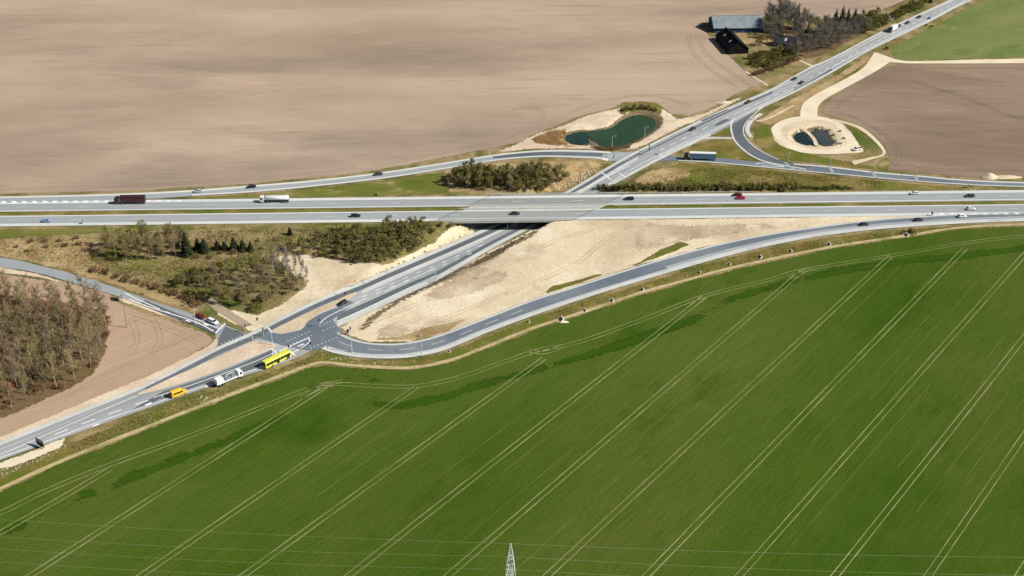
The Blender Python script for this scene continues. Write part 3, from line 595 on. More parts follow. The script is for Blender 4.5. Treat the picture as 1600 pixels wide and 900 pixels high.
LM = [(-300, 815), (-150, 753), (0, 691), (65, 665), (130, 639), (227, 600), (300, 563), (345, 540), (394, 519), (440, 495), (502, 465), (565, 440), (600, 424.5), (681, 390), (755, 358), (820, 329), (884, 300), (960, 255), (997, 235), (1060, 204), (1140, 167), (1207, 138), (1265, 105), (1300, 90), (1382, 47), (1484, 0), (1640, -70), ('w', 900, 1440)]
RM = [(-300, 832), (-150, 778), (0, 720), (81, 691), (163, 662), (260, 628), (340, 600), (425, 574), (481, 551), (505, 530), (527, 512), (560, 497), (600, 478), (640, 459), (681, 440), (762, 393), (828, 358), (885, 329), (938, 300), (985, 275), (1022, 255), (1050, 241), (1110, 213), (1150, 191), (1185, 172), (1240, 146), (1300, 114), (1360, 79), (1448, 37), (1521, 0), (1690, -70), ('w', 920, 1425)]
mainr = band('main_road', LM, RM, 'asphalt', 'road', wz=.205)
def sub(e, d0, d1, x0, x1, side):
    """band inside the main road, d px below the left edge (side L) or above the right edge (side R)"""
    pts = [p for p in e if len(p) == 2 and x0 <= p[0] <= x1]
    g = lambda d: (lambda p: d(p[0]) if callable(d) else d)
    sgn = 1 if side == 'L' else -1
    return [(p[0], p[1] + sgn * g(d0)(p)) for p in pts], [(p[0], p[1] + sgn * g(d1)(p)) for p in pts]
def persp(a, x0=0, x1=1):
    if isinstance(a, tuple): return lambda x: a[0] + (a[1] - a[0]) * min(1, max(0, (x - x0) / (x1 - x0)))
    return lambda x: a * (1.0 if x < 700 else max(.55, 1 - (x - 700) / 1500))
def mband(name, e, d0, d1, x0, x1, side, m, z):
    l, r = sub(e, persp(d0, x0, x1), persp(d1, x0, x1), x0, x1, side)
    if side == 'R': l, r = r, l
    return band(name, l, r, m, 'lane', parent=mainr, wz=z)
mband('cycle_path', LM, 0.4, 6, -300, 840, 'L', 'pale_path', .222)
mband('cycle_path', LM, 0.4, 5, 870, 1640, 'L', 'pale_path', .222)
mband('traffic_lane', LM, 6.6, 13.5, 190, 900, 'L', 'new_asphalt', .224)
mband('traffic_lane', LM, 6, 12, 880, 1240, 'L', 'new_asphalt', .224)
mband('median_strip', LM, 13.8, 18.5, 560, 900, 'L', 'pale_path', .226)
mband('median_strip', LM, 12.5, 19, 880, 1010, 'L', 'pale_path', .226)
mband('cycle_path', RM, (.3, .3), (9.5, 4.5), 520, 900, 'R', 'pale_path', .222)
mband('traffic_lane', RM, (10.5, 5), (20, 8.5), 520, 900, 'R', 'new_asphalt', .224)
mband('traffic_lane', RM, (25, 11), (29, 14), 590, 900, 'R', 'side_asphalt', .2255)
mband('cycle_path', RM, 0.3, 6, 930, 1120, 'R', 'pale_path', .222)
mband('cycle_path', RM, 0.3, 5, 1180, 1690, 'R', 'pale_path', .222)
mband('traffic_lane', RM, 6, 13, 1230, 1300, 'R', 'new_asphalt', .224)
band('traffic_lane', [(255, 612), (300, 597), (340, 583), (380, 567), (425, 547)], [(200, 645), (300, 609), (340, 596), (380, 583), (425, 566)], 'new_asphalt', 'lane', parent=mainr, wz=.2235)
sheet('junction_surface', [(394, 526), (410, 519), (440, 523), (471, 516), (480, 503), (500, 491), (527, 481), (545, 470), (556, 474), (520, 500), (535, 520), (510, 546), (480, 548), (440, 540), (428, 536)], 'ramp_asphalt', 'lane', parent=mainr)
sheet('junction_surface', [(342, 528), (352, 511), (380, 521), (394, 527), (372, 540), (345, 551), (340, 545)], 'new_asphalt', 'lane', parent=mainr)
# kerbed islands: real steps
def island(px, m, label):
    pts = densify(spline(P(px), True, 4), 2); z0, z1 = .12, .36
    n = len(pts); v = [(x, y, hgt(x, y) + z0) for x, y in pts] + [(x, y, hgt(x, y) + z1) for x, y in pts]
    f = [(i, (i + 1) % n, n + (i + 1) % n, n + i) for i in range(n)]
    root = link('traffic_island', mesh('traffic_island', v, f, 'concrete')); root['kind'] = 'structure'
    drape('island_top', pts, m, z1, parent=root)
island([(215, 617), (260, 595), (300, 577), (345, 557), (394, 535), (412, 536), (429, 539), (424, 546), (385, 562), (337, 581), (280, 601), (240, 612)], 'sand_pink', '')
island([(425, 518), (460, 500), (500, 481.5), (548, 460), (556, 460), (530, 477), (505, 488), (482, 502), (472, 514), (445, 521)], 'sand', '')

# ------------------------------------------------------------------ painted markings
mz = .245
def mline(par, px, wd=.3, m='white_paint', z=mz): ribbon('road_line', pxl(px), wd, m, z, par, 4)
def mdash(par, px, on=3, off=4, wd=.35, m='white_paint', z=mz): dashes(pxl(px), on, off, wd, m, z, par)
def mbar(par, a, b, wd=.6): ribbon('stop_line', P([a, b]), wd, 'white_paint', mz + .004, par, 20)
lm = pxl(LM); rm_ = pxl(RM)
# slip roads: edge lines and dashes
def edge(par, pxs, shift, wd=.25, m='white_paint'):
    ribbon('edge_line', densify(offs(pxl(pxs), shift), 4, False), wd, m, mz - .02, par, 5)
SE_L = [(530, 519), (550, 529), (580, 536), (620, 537), (660, 531), (700, 519), (760, 496), (830, 469), (900, 447), (1000, 415), (1100, 387), (1200, 366), (1345, 345.5), (1440, 338), (1500, 334.5), (1600, 331), (2000, 318)]
SE_R = [(502, 546), (525, 553), (560, 559), (610, 561), (655, 557), (700, 546), (760, 521), (850, 488), (950, 455), (1050, 425), (1150, 397), (1250, 375), (1350, 361), (1450, 353), (1520, 349), (1600, 346), (2000, 332)]
edge(seramp, SE_L, .6, .8, 'pale_path'); edge(seramp, SE_R, -1.2, 2.3, 'pale_path'); edge(seramp, SE_R, -2.8, .3)
edge(seramp, SE_L, 1.2)
ribbon('widened_lane', densify(offs(pxl([p for p in SE_R if p[0] >= 1040]), -3.6), 4, False), 3.4, 'motorway_asphalt', .212, seramp, 5)
mdash(seramp, [(530, 535), (555, 543), (600, 548), (650, 544), (700, 531), (760, 507), (820, 484)], 6, 7, .3, 'worn_paint')
NW_L = [(-200, 309.5), (0, 307.5), (200, 302.5), (320, 296), (400, 289.5), (500, 281), (600, 269), (700, 253.5), (780, 241), (850, 235), (920, 235.5), (955, 238)]
NW_R = [(300, 307), (320, 305.5), (400, 300.5), (500, 291), (600, 279.5), (700, 264), (780, 251), (850, 246), (920, 248), (950, 252)]
edge(nwramp, NW_L, 1.1, 2.0, 'motorway_shoulder'); edge(nwramp, NW_R, -.9, 1.5, 'motorway_shoulder')
ribbon('worn_lane', densify(pxl([(770, 246), (800, 243.5), (850, 240.5), (920, 241.5), (960, 245)]), 4, False), 4.2, 'new_asphalt', .2, nwramp)
edge(neramp, [(1060, 252), (1110, 254.5), (1180, 261), (1294, 272), (1400, 281.5), (1493, 288.5), (1600, 293), (2000, 305)], -.7, 1.1, 'pale_path')
edge(neramp, [(1240, 256), (1297, 260.5), (1368, 269), (1440, 275), (1493, 280), (1600, 285), (2000, 297)], .9, 1.5, 'motorway_shoulder')
edge(loopr, [(1150, 186), (1144.5, 194), (1145, 206), (1150, 220), (1161, 232), (1177, 244), (1196, 252), (1225, 258), (1260, 264)], .7, 1.2, 'pale_path')
edge(loopr, [(1196, 164), (1180, 176), (1166, 190), (1160, 202), (1163, 215), (1176, 229), (1196, 241.5), (1216, 250)], -.5, .7, 'pale_path')
mline(neramp, [(1180, 257), (1195, 255), (1210, 258), (1225, 261), (1205, 260), (1190, 258.5)], .5)
for a, b in [((1226, 254), (1240, 265)), ((1295, 259), (1302, 272)), ((1362, 268), (1370, 279)), ((1429, 273.5), (1434, 285))]:
    ribbon('rumble_patch', P([a, b]), 1.7, 'asphalt', mz - .01, neramp, 10)
ribbon('cycle_path', pxl([(1190, 178), (1176, 187), (1169, 197), (1168, 206), (1174, 215)]), 2.4, 'pale_path', .19, kind='structure')
ribbon('foot_path', pxl([(1080, 222), (1095, 218), (1115, 216), (1145, 216.5)]), 2.2, 'pale_path', .17, kind='structure')
# side road
edge(sider, [(200, 469), (240, 484), (300, 503), (332, 519)], -.6, .5)
mline(sider, [(195, 458), (212, 467), (228, 474), (250, 484)], .5); mline(sider, [(305, 499), (322, 506), (341, 514)], .35)
mbar(sider, (352, 506), (337, 521), .7)
for q in [(322, 508), (308, 505), (294, 502), (262, 489)]: ribbon('turn_arrow', P([(q[0] - 4, q[1] - 1.2), (q[0] + 4, q[1] + 1.2)]), .7, 'white_paint', mz, sider)
ribbon('new_lane', pxl([(222, 472), (250, 484), (280, 496), (315, 509), (340, 520)]), 3.4, 'new_asphalt', .212, sider)
# junction paint
mbar(mainr, (418, 512.5), (426, 520), .7); mbar(mainr, (424, 546), (433, 551), .6); mbar(mainr, (453, 549), (461, 556), .7)
for a, b in [((449, 534), (487, 517)), ((452, 540), (492, 523)), ((500, 510), (527, 498)), ((504, 518), (524, 510)), ((485, 545), (530, 526)), ((345, 538), (388, 521))]:
    mdash(mainr, [a, ((a[0] + b[0]) / 2, (a[1] + b[1]) / 2), b], .6, 1.1, .5, 'worn_paint')
mline(mainr, [(430, 553), (455, 541), (484, 528)], .5); mline(mainr, [(455, 553), (470, 545), (485, 534)], .45); mline(mainr, [(485, 534), (482, 529)], .45)
mline(mainr, [(500, 506), (510, 497), (527, 488), (545, 480), (563, 472)], .4)
for i in range(5): mline(mainr, [(536 + i * 6, 482 - i * 2.6), (556 + i * 3, 473 - i * 1.2)], .35, 'worn_paint')
mline(mainr, [(240, 622), (300, 602), (345, 586), (400, 565), (428, 552)], .35); mline(mainr, [(245, 627), (300, 608), (345, 591)], .25, 'worn_paint')
for q in [(150, 665), (232, 632), (325, 604), (405, 575), (380, 562), (398, 555), (470, 540)]: ribbon('turn_arrow', P([(q[0] - 5, q[1] + 2), (q[0] + 5, q[1] - 2)]), .8, 'white_paint', mz, mainr)
mline(mainr, [(-150, 763), (0, 711), (81, 676), (150, 646), (215, 619)], .7, 'pale_path'); mline(mainr, [(-150, 771), (0, 716), (81, 687), (163, 657), (260, 624), (340, 596), (425, 570)], .35)
mline(mainr, [(-150, 758), (0, 703), (81, 671), (150, 640)], .25, 'worn_paint')
mdash(mainr, [(85, 680), (150, 655), (230, 627), (300, 606)], 5, 5, .45)
# main road up to the bridge and beyond
def lin_off(e, d, x0, x1): return [(p[0], p[1] + d) for p in e if len(p) == 2 and x0 <= p[0] <= x1]
for d, k in ((19.5, 'l'), (25, 'd'), (30, 'd')):
    px = lin_off(LM, d, 540, 780)
    (mline if k == 'l' else mdash)(mainr, px, *( (.3,) if k == 'l' else (3, 5, .35)))
mline(mainr, lin_off(RM, -21, 590, 690), .3); mline(mainr, lin_off(RM, -9, 520, 760), .35)
mline(mainr, [(884, 308), (905, 298), (960, 271), (985, 259)], .4); mline(mainr, [(935, 299), (985, 266), (1030, 243), (1060, 228), (1130, 196), (1200, 160), (1260, 129), (1320, 95), (1390, 60), (1460, 27), (1510, 0)], .4)
mline(mainr, [(1000, 240), (1060, 210), (1140, 172), (1210, 141), (1300, 96), (1384, 52), (1490, 0)], .3)
mdash(mainr, [(1030, 236), (1060, 221), (1140, 182), (1210, 150), (1300, 104), (1384, 58), (1500, 2)], 5, 5, .35)
mline(mainr, [(1040, 240), (1100, 213), (1145, 191)], .35); mline(mainr, [(1200, 152), (1260, 120), (1300, 100), (1340, 78)], .3, 'worn_paint')
for a, b in [((940, 270), (955, 282)), ((967, 271), (978, 278)), ((1036, 246), (1029, 240))]: mbar(mainr, a, b, .6)
mdash(mainr, [(975, 252), (1000, 243), (1022, 236)], .7, 1.2, .5, 'worn_paint')
ribbon('resurfaced_patch', P([(1118, 196), (1138, 187)]), 3.0, 'new_asphalt', .23, mainr)
ribbon('resurfaced_patch', P([(1098, 190), (1140, 172)]), 3.2, 'new_asphalt', .229, mainr)
# chevrons at the merges
def chev(par, u, wc, hw, d, ln=2.2, z=.205):
    v = [(u, wc - hw), (u + ln, wc - hw), (u + ln + d, wc), (u + ln, wc + hw), (u, wc + hw), (u + d, wc)]
    vs = [(*mw(*p), z) for p in v]; f = [(0, 1, 2, 5), (5, 2, 3, 4)]
    link('chevron_marking', mesh('chevron_marking', vs, f, 'white_paint'), par)
u = -330
while u < -163:
    k = sst(-330, -163, u); chev(farc, u, 12.3 - .1 * k, 1.75 - .9 * k * k, 1.8, 2.4); u += 5.0
u = 200
while u < 300: chev(nearc, u, -12.2, .95, -1.6, 2.2); u += 5.2
mwband('gore_paint', [(150, -13.6), (200, -13.2), (300, -13.2), (300, -12.95), (200, -12.95), (150, -13.3)], 'white_paint', .2, nearc)

# ================================================================== BRIDGE
ang = math.atan2(BRD[1], BRD[0]) - math.atan2(MD[1], MD[0]); SK = 1 / math.tan(ang)
HB = 27.0
br = thing('road_bridge', (*BRC, 0), 0, 'flat concrete motorway bridge over the dual main road', 'bridge')
def bl(u, wv, z): p = mw(UB + u + wv * SK, wv); return (p[0] - BRC[0], p[1] - BRC[1], z)
def bbox(name, u0, u1, w0, w1, z0, z1, m, par=br):
    v = [bl(u0, w0, z0), bl(u1, w0, z0), bl(u1, w1, z0), bl(u0, w1, z0), bl(u0, w0, z1), bl(u1, w0, z1), bl(u1, w1, z1), bl(u0, w1, z1)]
    b = MB(); b.add(v, [(3, 2, 1, 0), (4, 5, 6, 7), (0, 1, 5, 4), (1, 2, 6, 5), (2, 3, 7, 6), (3, 0, 4, 7)]); return b.build(name, m, par)
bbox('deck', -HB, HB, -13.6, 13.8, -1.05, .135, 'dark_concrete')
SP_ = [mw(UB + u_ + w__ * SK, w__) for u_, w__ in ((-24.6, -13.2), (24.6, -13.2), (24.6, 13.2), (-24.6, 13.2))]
sp_ = drape('shade_toned_paving', densify(SP_, 2), 'dark_concrete', .16, kind='structure')  # paving sheet whose dark tone stands in for deep shade under the deck
bbox('edge_beam', -HB - 1, HB + 1, -14.05, -13.61, -.7, .34, 'concrete'); bbox('edge_beam', -HB - 1, HB + 1, 13.81, 14.25, -.7, .34, 'concrete')
bbox('median_slab', -HB - 4, HB + 8, -2.45, 2.45, .125, .21, 'concrete')
for s, wv in (('a', -1.4), ('b', 1.6)):
    r_ = bbox('parapet_rail', -HB - 6, HB + 8, wv - .12, wv + .12, .75, 1.0, 'galvanised')
    b = MB(); uu = -HB - 6
    while uu < HB + 8:
        p = bl(uu, wv, 0); b.box(p[0] - .07, p[0] + .07, p[1] - .07, p[1] + .07, .2, .76); uu += 2
    q = b.build('railing_posts', 'galvanised', br); q['kind'] = 'stuff'
for wv in (-13.88, 14.05):
    bbox('parapet_rail', -HB - 8, HB + 8, wv - .08, wv + .08, 1.0, 1.18, 'galvanised'); bbox('parapet_rail', -HB - 8, HB + 8, wv - .06, wv + .06, .68, .78, 'galvanised')
    b = MB(); uu = -HB - 8
    while uu < HB + 8:
        p = bl(uu, wv, 0); b.box(p[0] - .06, p[0] + .06, p[1] - .06, p[1] + .06, .1, 1.02); uu += 2
    q = b.build('railing_posts', 'galvanised', br); q['kind'] = 'stuff'
for wv in (-8, 0, 8):      # columns in the main road's middle strip
    p = bl(0, wv, 0); g = hgt(p[0] + BRC[0], p[1] + BRC[1]); b = MB(); b.tube([(p[0], p[1], g), (p[0], p[1], -1.06)], .5, 12); b.build('column', 'concrete', br)
for s in (-1, 1): bbox('abutment', s * 25.6 - 1.2, s * 25.6 + 1.2, -13.2, 13.4, -3.4, -1.06, 'concrete')
for s, (w0, w1) in ((-1, (-13.3, -2.5)), (1, (-13.3, -2.5)), (-1, (2.5, 13.5)), (1, (2.5, 13.5))):
    bbox('expansion_joint', s * (HB + 6) - .22, s * (HB + 6) + .22, w0, w1, .19, .195, 'joint_dark')
    if s < 0: bbox('bridge_surface', -HB - 5.6, HB + 5.6, w0 + .7, w1 - 2.4 if w0 > 0 else w1 - .8, .15, .17 if w0 > 0 else .1705, 'bridge_asphalt')
# ground under the bridge ends carries a sheet with shade in its colour; grass ledge on top left
# ================================================================== guard rails
def guardrail(u0, u1, wv, label):
    c = mw((u0 + u1) / 2, wv); t = thing('guard_rail', (*c, 0), math.atan2(MD[1], MD[0]), label, 'guard rail', 'guard rails of the motorway'); h = (u1 - u0) / 2
    b = MB(); b.add([(-h, -.05, .55), (-h, .05, .65), (-h, -.05, .75), (h, -.05, .55), (h, .05, .65), (h, -.05, .75), (-h, .1, .55), (-h, .1, .75), (h, .1, .55), (h, .1, .75)], [(0, 3, 4, 1), (1, 4, 5, 2), (7, 9, 8, 6), (2, 5, 9, 7), (6, 8, 3, 0)]); b.build('rail', 'galvanised', t)
    b = MB(); x = -h
    while x < h: b.box(x - .06, x + .06, .1, .2, 0, .72); x += 4
    q = b.build('posts', 'galvanised', t); q['kind'] = 'stuff'
guardrail(-330, UB - 36, 1.3, 'steel guard rail in the central reserve left of the bridge')
guardrail(UB + 40, 330, .6, 'steel guard rail in the central reserve right of the bridge')
guardrail(UB + 38, UB + 110, 14.3, 'short steel guard rail beside the hedge right of the bridge')

# ================================================================== VEGETATION
def gpos(px, py):
    p = at(px, py); return (p[0], p[1], hgt(*p))
def perp(d, rnd):
    a = Vector((rnd.uniform(-1, 1), rnd.uniform(-1, 1), rnd.uniform(-1, 1))); a = a - d * a.dot(d)
    return a.normalized() if a.length > 1e-4 else Vector((1, 0, 0))
def tri(b, p, d, ln, wd, rnd, mi=0):
    s = perp(d, rnd) * wd * .5; t = p + d * ln
    b.add([p - s, p + s, t], [(0, 1, 2)], mi)
def bare_tree(seed, h, spread, narrow=1.0, density=1.0, tw=.085):
    rnd = random.Random(seed); tb = MB(); cb = MB()
    pts = [Vector((0, 0, -.2))]; n = 6
    for i in range(1, n + 1): pts.append(Vector((rnd.uniform(-.18, .18) * i * .5, rnd.uniform(-.18, .18) * i * .5, h * .86 * i / n)))
    r0 = h * .013; tb.tube(pts, [r0 * (1.15 - .95 * i / n) for i in range(n + 1)], 5)
    nl = int(15 * density)
    for k in range(nl):
        f = .28 + .66 * (k + rnd.random()) / nl; i = min(n - 1, int(f * n / 1.0 * .999)); i = min(n - 1, max(0, int(f * n)))
        p = pts[i].lerp(pts[i + 1], f * n - i) if i < n else pts[-1]
        az = rnd.uniform(0, 6.283); up = .35 + .75 * f + rnd.uniform(-.1, .2)
        d = Vector((math.cos(az), math.sin(az), up * narrow)).normalized(); ln = spread * (1.15 - .55 * f) * rnd.uniform(.75, 1.15)
        q1 = p + d * ln * .5 + Vector((0, 0, .04 * ln)); q2 = p + d * ln + Vector((0, 0, .18 * ln))
        tb.tube([p, q1, q2], [r0 * .42, r0 * .25, r0 * .08], 3, cap=False)
        for s in range(int(8 * density)):
            g = rnd.uniform(.2, 1); bp = p.lerp(q1, g * 2) if g < .5 else q1.lerp(q2, g * 2 - 1)
            d2 = (d * .6 + perp(d, rnd) * .9 + Vector((0, 0, .45))).normalized(); l2 = ln * rnd.uniform(.3, .55)
            tri(cb, bp, d2, l2, tw * 1.5, rnd)
            for u in range(9):
                b2 = bp + d2 * l2 * rnd.uniform(.15, .95); d3 = (d2 * .5 + perp(d2, rnd) + Vector((0, 0, .3))).normalized()
                tri(cb, b2, d3, rnd.uniform(.5, 1.3), tw, rnd)
    return tb, cb
def shrub_mesh(seed, h, rad, leaves=900, size=.22):
    rnd = random.Random(seed); sb = MB(); fb = MB(); cl = []
    for k in range(26):
        a = rnd.uniform(0, 6.283); rr = rad * math.sqrt(rnd.random()) * .92; zz = h * (.25 + .72 * rnd.random() * math.sqrt(max(.05, 1 - (rr / rad) ** 2)))
        c = Vector((math.cos(a) * rr, math.sin(a) * rr, zz)); cl.append((c, rnd.uniform(.35, .8) * rad * .42))
        sb.tube([Vector((c.x * .15, c.y * .15, -.1)), Vector((c.x * .6, c.y * .6, zz * .55)), c], [.05, .035, .012], 3, cap=False)
    for k in range(leaves):
        c, r_ = cl[k % len(cl)]; d = Vector((rnd.gauss(0, 1), rnd.gauss(0, 1), rnd.gauss(0, 1))).normalized(); p = c + d * r_ * rnd.random() ** .4
        if p.z < .1: p.z = .1 + rnd.random() * .3
        u = perp(d, rnd) * size * rnd.uniform(.6, 1.3); w_ = perp(u.normalized(), rnd) * size * rnd.uniform(.4, .9)
        fb.add([p - u, p + w_, p + u, p - w_], [(0, 1, 2, 3)])
        if k % 6 == 0: tri(sb, p, (d + Vector((0, 0, .9))).normalized(), rnd.uniform(.4, .9), .04, rnd)
    return sb, fb
def conifer_mesh(seed, h, rad):
    rnd = random.Random(seed); tb = MB(); cb = MB(); tb.tube([(0, 0, -.2), (0, 0, h * .96)], [h * .02, .02], 6)
    z = h * .06; k = 0
    while z < h:
        f = 1 - z / h; r_ = rad * (f ** .85) * rnd.uniform(.85, 1.12) + .08; n = max(5, int(15 * f + 5))
        for j in range(n):
            a = 6.283 * (j + rnd.random() * .8) / n; d = Vector((math.cos(a), math.sin(a), rnd.uniform(-.45, .05))); q = Vector((0, 0, z + rnd.uniform(-.1, .1)))
            l = r_ * rnd.uniform(.5, 1.25); s = Vector((-d.y, d.x, 0)) * (.16 * l + .12); m_ = q + d * l * .55
            cb.add([q, m_ + s, q + d * l, m_ - s], [(0, 1, 2, 3)])
            for e in (-1, 1): cb.add([m_, m_ + s * e * 1.6 + d * .25 * l + Vector((0, 0, -.12 * l)), q + d * l * .9], [(0, 1, 2)])
        z += .11 + .035 * h * (.4 + f * .5) * .6; k += 1
    return tb, cb
KIT = {}
def kit(key, nm, parts):
    ms = [(pn, mesh(nm + '_' + pn, b.v, b.f, mt, False)) for pn, b, mt in parts]; KIT[key] = (nm, ms)
for i in range(5):
    mt = ['twigs_brown', 'twigs_olive', 'twigs_brown', 'twigs_olive', 'twigs_rust'][i]
    a, b = bare_tree(10 + i, [16, 17, 18, 15, 14][i], [3.6, 3.2, 3.8, 3.5, 4.0][i]); kit('wood%d' % i, 'bare_tree', [('trunk', a, 'bark'), ('crown', b, mt)])
for i in range(3):
    a, b = bare_tree(30 + i, [9, 8, 10][i], [2.6, 2.8, 2.4][i]); kit('small%d' % i, 'bare_tree', [('trunk', a, 'bark'), ('crown', b, ['twigs_olive', 'twigs_brown', 'twigs_olive'][i])])
for i in range(2):
    a, b = bare_tree(40 + i, 11, 1.7, 2.2, .8, .06); kit('pale%d' % i, 'bare_tree', [('trunk', a, 'pale_bark'), ('crown', b, 'twigs_grey')])
for i in range(2):
    a, b = bare_tree(50 + i, 20, 7.0, 1.25, 1.9, .12); kit('grey%d' % i, 'bare_tree', [('trunk', a, 'bark'), ('crown', b, 'twigs_grey')])
for i in range(4):
    a, b = shrub_mesh(60 + i, [5.5, 4.8, 6.2, 4.2][i], [3.4, 3.6, 3.2, 3.0][i], 1000, .26); kit('shrub%d' % i, 'shrub', [('stems', a, 'twigs_brown'), ('foliage', b, 'leaf_olive')])
for i in range(3):
    a, b = shrub_mesh(65 + i, [8.5, 7.2, 9.5][i], [4.6, 4.8, 4.2][i], 1900, .27); kit('bigshrub%d' % i, 'shrub', [('stems', a, 'twigs_olive'), ('foliage', b, 'leaf_olive')])
for i in range(2):
    a, b = shrub_mesh(70 + i, 2.8, 2.4, 500, .24); kit('hedge%d' % i, 'hedge_shrub', [('stems', a, 'twigs_brown'), ('foliage', b, 'leaf_olive')])
for i in range(2):
    a, b = shrub_mesh(80 + i, 2.6, 2.6, 600, .22); kit('brown%d' % i, 'shrub', [('stems', a, 'twigs_brown'), ('foliage', b, 'leaf_brown')])
a, b = shrub_mesh(90, 7, 4.0, 1000, .25); kit('yellow', 'yellow_tree', [('trunk', a, 'bark'), ('crown', b, 'leaf_yellow')])
a, b = shrub_mesh(91, 3.6, 2.6, 700, .22); kit('white', 'blossom_shrub', [('stems', a, 'twigs_grey'), ('foliage', b, 'blossom')])
for i in range(2):
    a, b = conifer_mesh(95 + i, [10, 6][i], [2.5, 2.5][i]); kit('conifer%d' % i, 'conifer_tree', [('trunk', a, 'bark'), ('crown', b, 'needles')])
RV = random.Random(77)
def plant(key, pos, s, label, cat, group=None, sz=None):
    nm, ms = KIT[key]; t = thing(nm, pos, RV.uniform(0, 6.283), label, cat, group); t.scale = (s, s, s * (sz or RV.uniform(.9, 1.1)))
    for pn, me in ms: link(pn, me, t)
    return t
def zone(x, pts, words):
    xs = [p[0] for p in pts]; a, b_ = min(xs), max(xs); return words[min(len(words) - 1, int((x - a) / (b_ - a + 1e-6) * len(words)))]
W3 = ('left', 'middle', 'right')
def inpoly(poly, x, y): return sdist(poly, x, y) < 0
def scatter(pxpoly, gap, seed, cap=999):
    poly = P(pxpoly); rnd = random.Random(seed); xs = [p[0] for p in poly]; ys = [p[1] for p in poly]; out = []
    for _ in range(6000):
        x, y = rnd.uniform(min(xs), max(xs)), rnd.uniform(min(ys), max(ys))
        if inpoly(poly, x, y) and all((x - a) ** 2 + (y - b) ** 2 > gap * gap for a, b in out): out.append((x, y))
        if len(out) >= cap: break
    return out
# the wood at the left edge
WOOD = [(-70, 662), (0, 650), (25, 641), (45, 629), (105, 606), (148, 578), (164, 545), (170, 508), (163, 492), (90, 482), (30, 474), (0, 470), (-70, 466)]
WS = scatter(WOOD, 4.3, 3, 240); WY = sorted(p[1] for p in WS)
TONE = ['grey brown', 'olive', 'brown', 'yellow olive', 'rusty']
for x, y in WS:
    k = RV.choice([0, 0, 1, 1, 2, 3, 3, 4]); d = sdist(P(WOOD), x, y); f = WY.index(y) / len(WY)
    zn = 'on the edge facing the bare soil' if d > -4 and x > -190 + .0 * y and f < .8 else ('at the near lower end' if f < .3 else 'in the middle' if f < .65 else 'at the side road end')
    plant('wood%d' % k, (x, y, 0), RV.uniform(.78, 1.12), TONE[k] + ' bare tree ' + zn + ' of the wood at left', 'tree', 'trees of the wood at the left')
for x, y in scatter(WOOD, 7.5, 4, 70): plant('brown%d' % RV.randint(0, 1), (x, y, 0), RV.uniform(.6, 1.1), 'low brown undergrowth bush inside the wood at the left edge', 'bush', 'undergrowth in the wood')
# thicket right of the dry bank, near the motorway
for x, y in scatter([(165, 385), (200, 377), (285, 380), (288, 402), (235, 411), (180, 407)], 4.6, 5, 22):
    plant('small%d' % RV.choice([0, 2, 2]), (x, y, 0), RV.uniform(.9, 1.3), 'olive bare tree in the thicket left of the tall dark conifer', 'tree', 'trees of the thicket beside the conifers')
for i, (px, py, s, lab) in enumerate([(293, 399, 1.25, 'tallest dark conifer standing at the edge of the olive thicket'), (281, 386, .62, 'small dark conifer just left of the tallest conifer'), (310, 391, .70, 'dark conifer right of the tallest one, first of the short row'), (320, 394, .78, 'wide dark conifer second right of the tallest one'),
        (340, 390, .62, 'dark conifer at the left end of the row of five'), (351, 391, .60, 'second dark conifer in the row of five'), (366, 391, .74, 'biggest dark conifer in the middle of the row of five'), (380, 392, .62, 'fourth dark conifer in the row of five'), (392, 392, .5, 'smallest dark conifer at the right end of the row of five'), (453, 367, .42, 'tiny lone conifer near the motorway verge left of the shrubs')]):
    plant('conifer%d' % (0 if i == 0 else 1), gpos(px, py), s * (1.0 if i == 0 else 1.5), lab, 'tree', None, 1.0 if i == 0 else RV.uniform(.75, 1.2))
for x, y in scatter([(278, 440), (300, 430), (370, 420), (420, 425), (478, 446), (475, 455), (440, 472), (400, 486), (350, 478), (300, 462), (275, 450)], 4.4, 6, 60):
    k = RV.choice(['small0', 'small1', 'small1', 'small2', 'shrub3', 'shrub1']); plant(k, (x, y, hgt(x, y)), RV.uniform(.65, 1.05), ('leafy olive shrub' if k[1] == 'h' else 'brown bare tree' if k == 'small1' else 'olive bare tree') + ' in the %s part of the thicket above the side road junction' % ('left' if x < -128 else 'middle' if x < -112 else 'right'), 'tree', 'trees of the thicket above the junction')
for x, y in scatter([(415, 420), (440, 410), (475, 425), (482, 445), (450, 445), (425, 437)], 3.2, 7, 16):
    plant('pale%d' % RV.randint(0, 1), (x, y, hgt(x, y)), RV.uniform(.8, 1.1), 'slender pale grey bare tree beside the sandy bank', 'tree', 'pale bare trees beside the sand')
for x, y in scatter([(296, 392), (400, 388), (405, 396), (330, 404), (296, 404)], 6, 8, 10): plant('brown%d' % RV.randint(0, 1), (x, y, 0), RV.uniform(.5, .8), 'low brown bush in front of the conifer row', 'bush', 'bushes in front of the conifers')
for i, (px, py) in enumerate([(148, 424), (165, 428), (182, 434), (198, 439), (213, 443), (228, 447), (243, 451), (258, 456), (272, 461), (285, 466), (298, 471), (308, 477)]):
    plant('brown%d' % (i % 2), gpos(px, py), RV.uniform(.75, 1.1), 'low rusty brown bush number %s of twelve from the left along the side road' % ['one', 'two', 'three', 'four', 'five', 'six', 'seven', 'eight', 'nine', 'ten', 'eleven', 'twelve'][i], 'bush', 'bushes along the side road')
for x, y in scatter([(20, 388), (50, 376), (120, 372), (138, 380), (90, 392), (40, 396)], 6, 9, 9): plant('brown%d' % RV.randint(0, 1), (x, y, 0), RV.uniform(.4, .7), 'scrubby brown bush on the dry bank at the far left', 'bush', 'scrub on the dry bank')
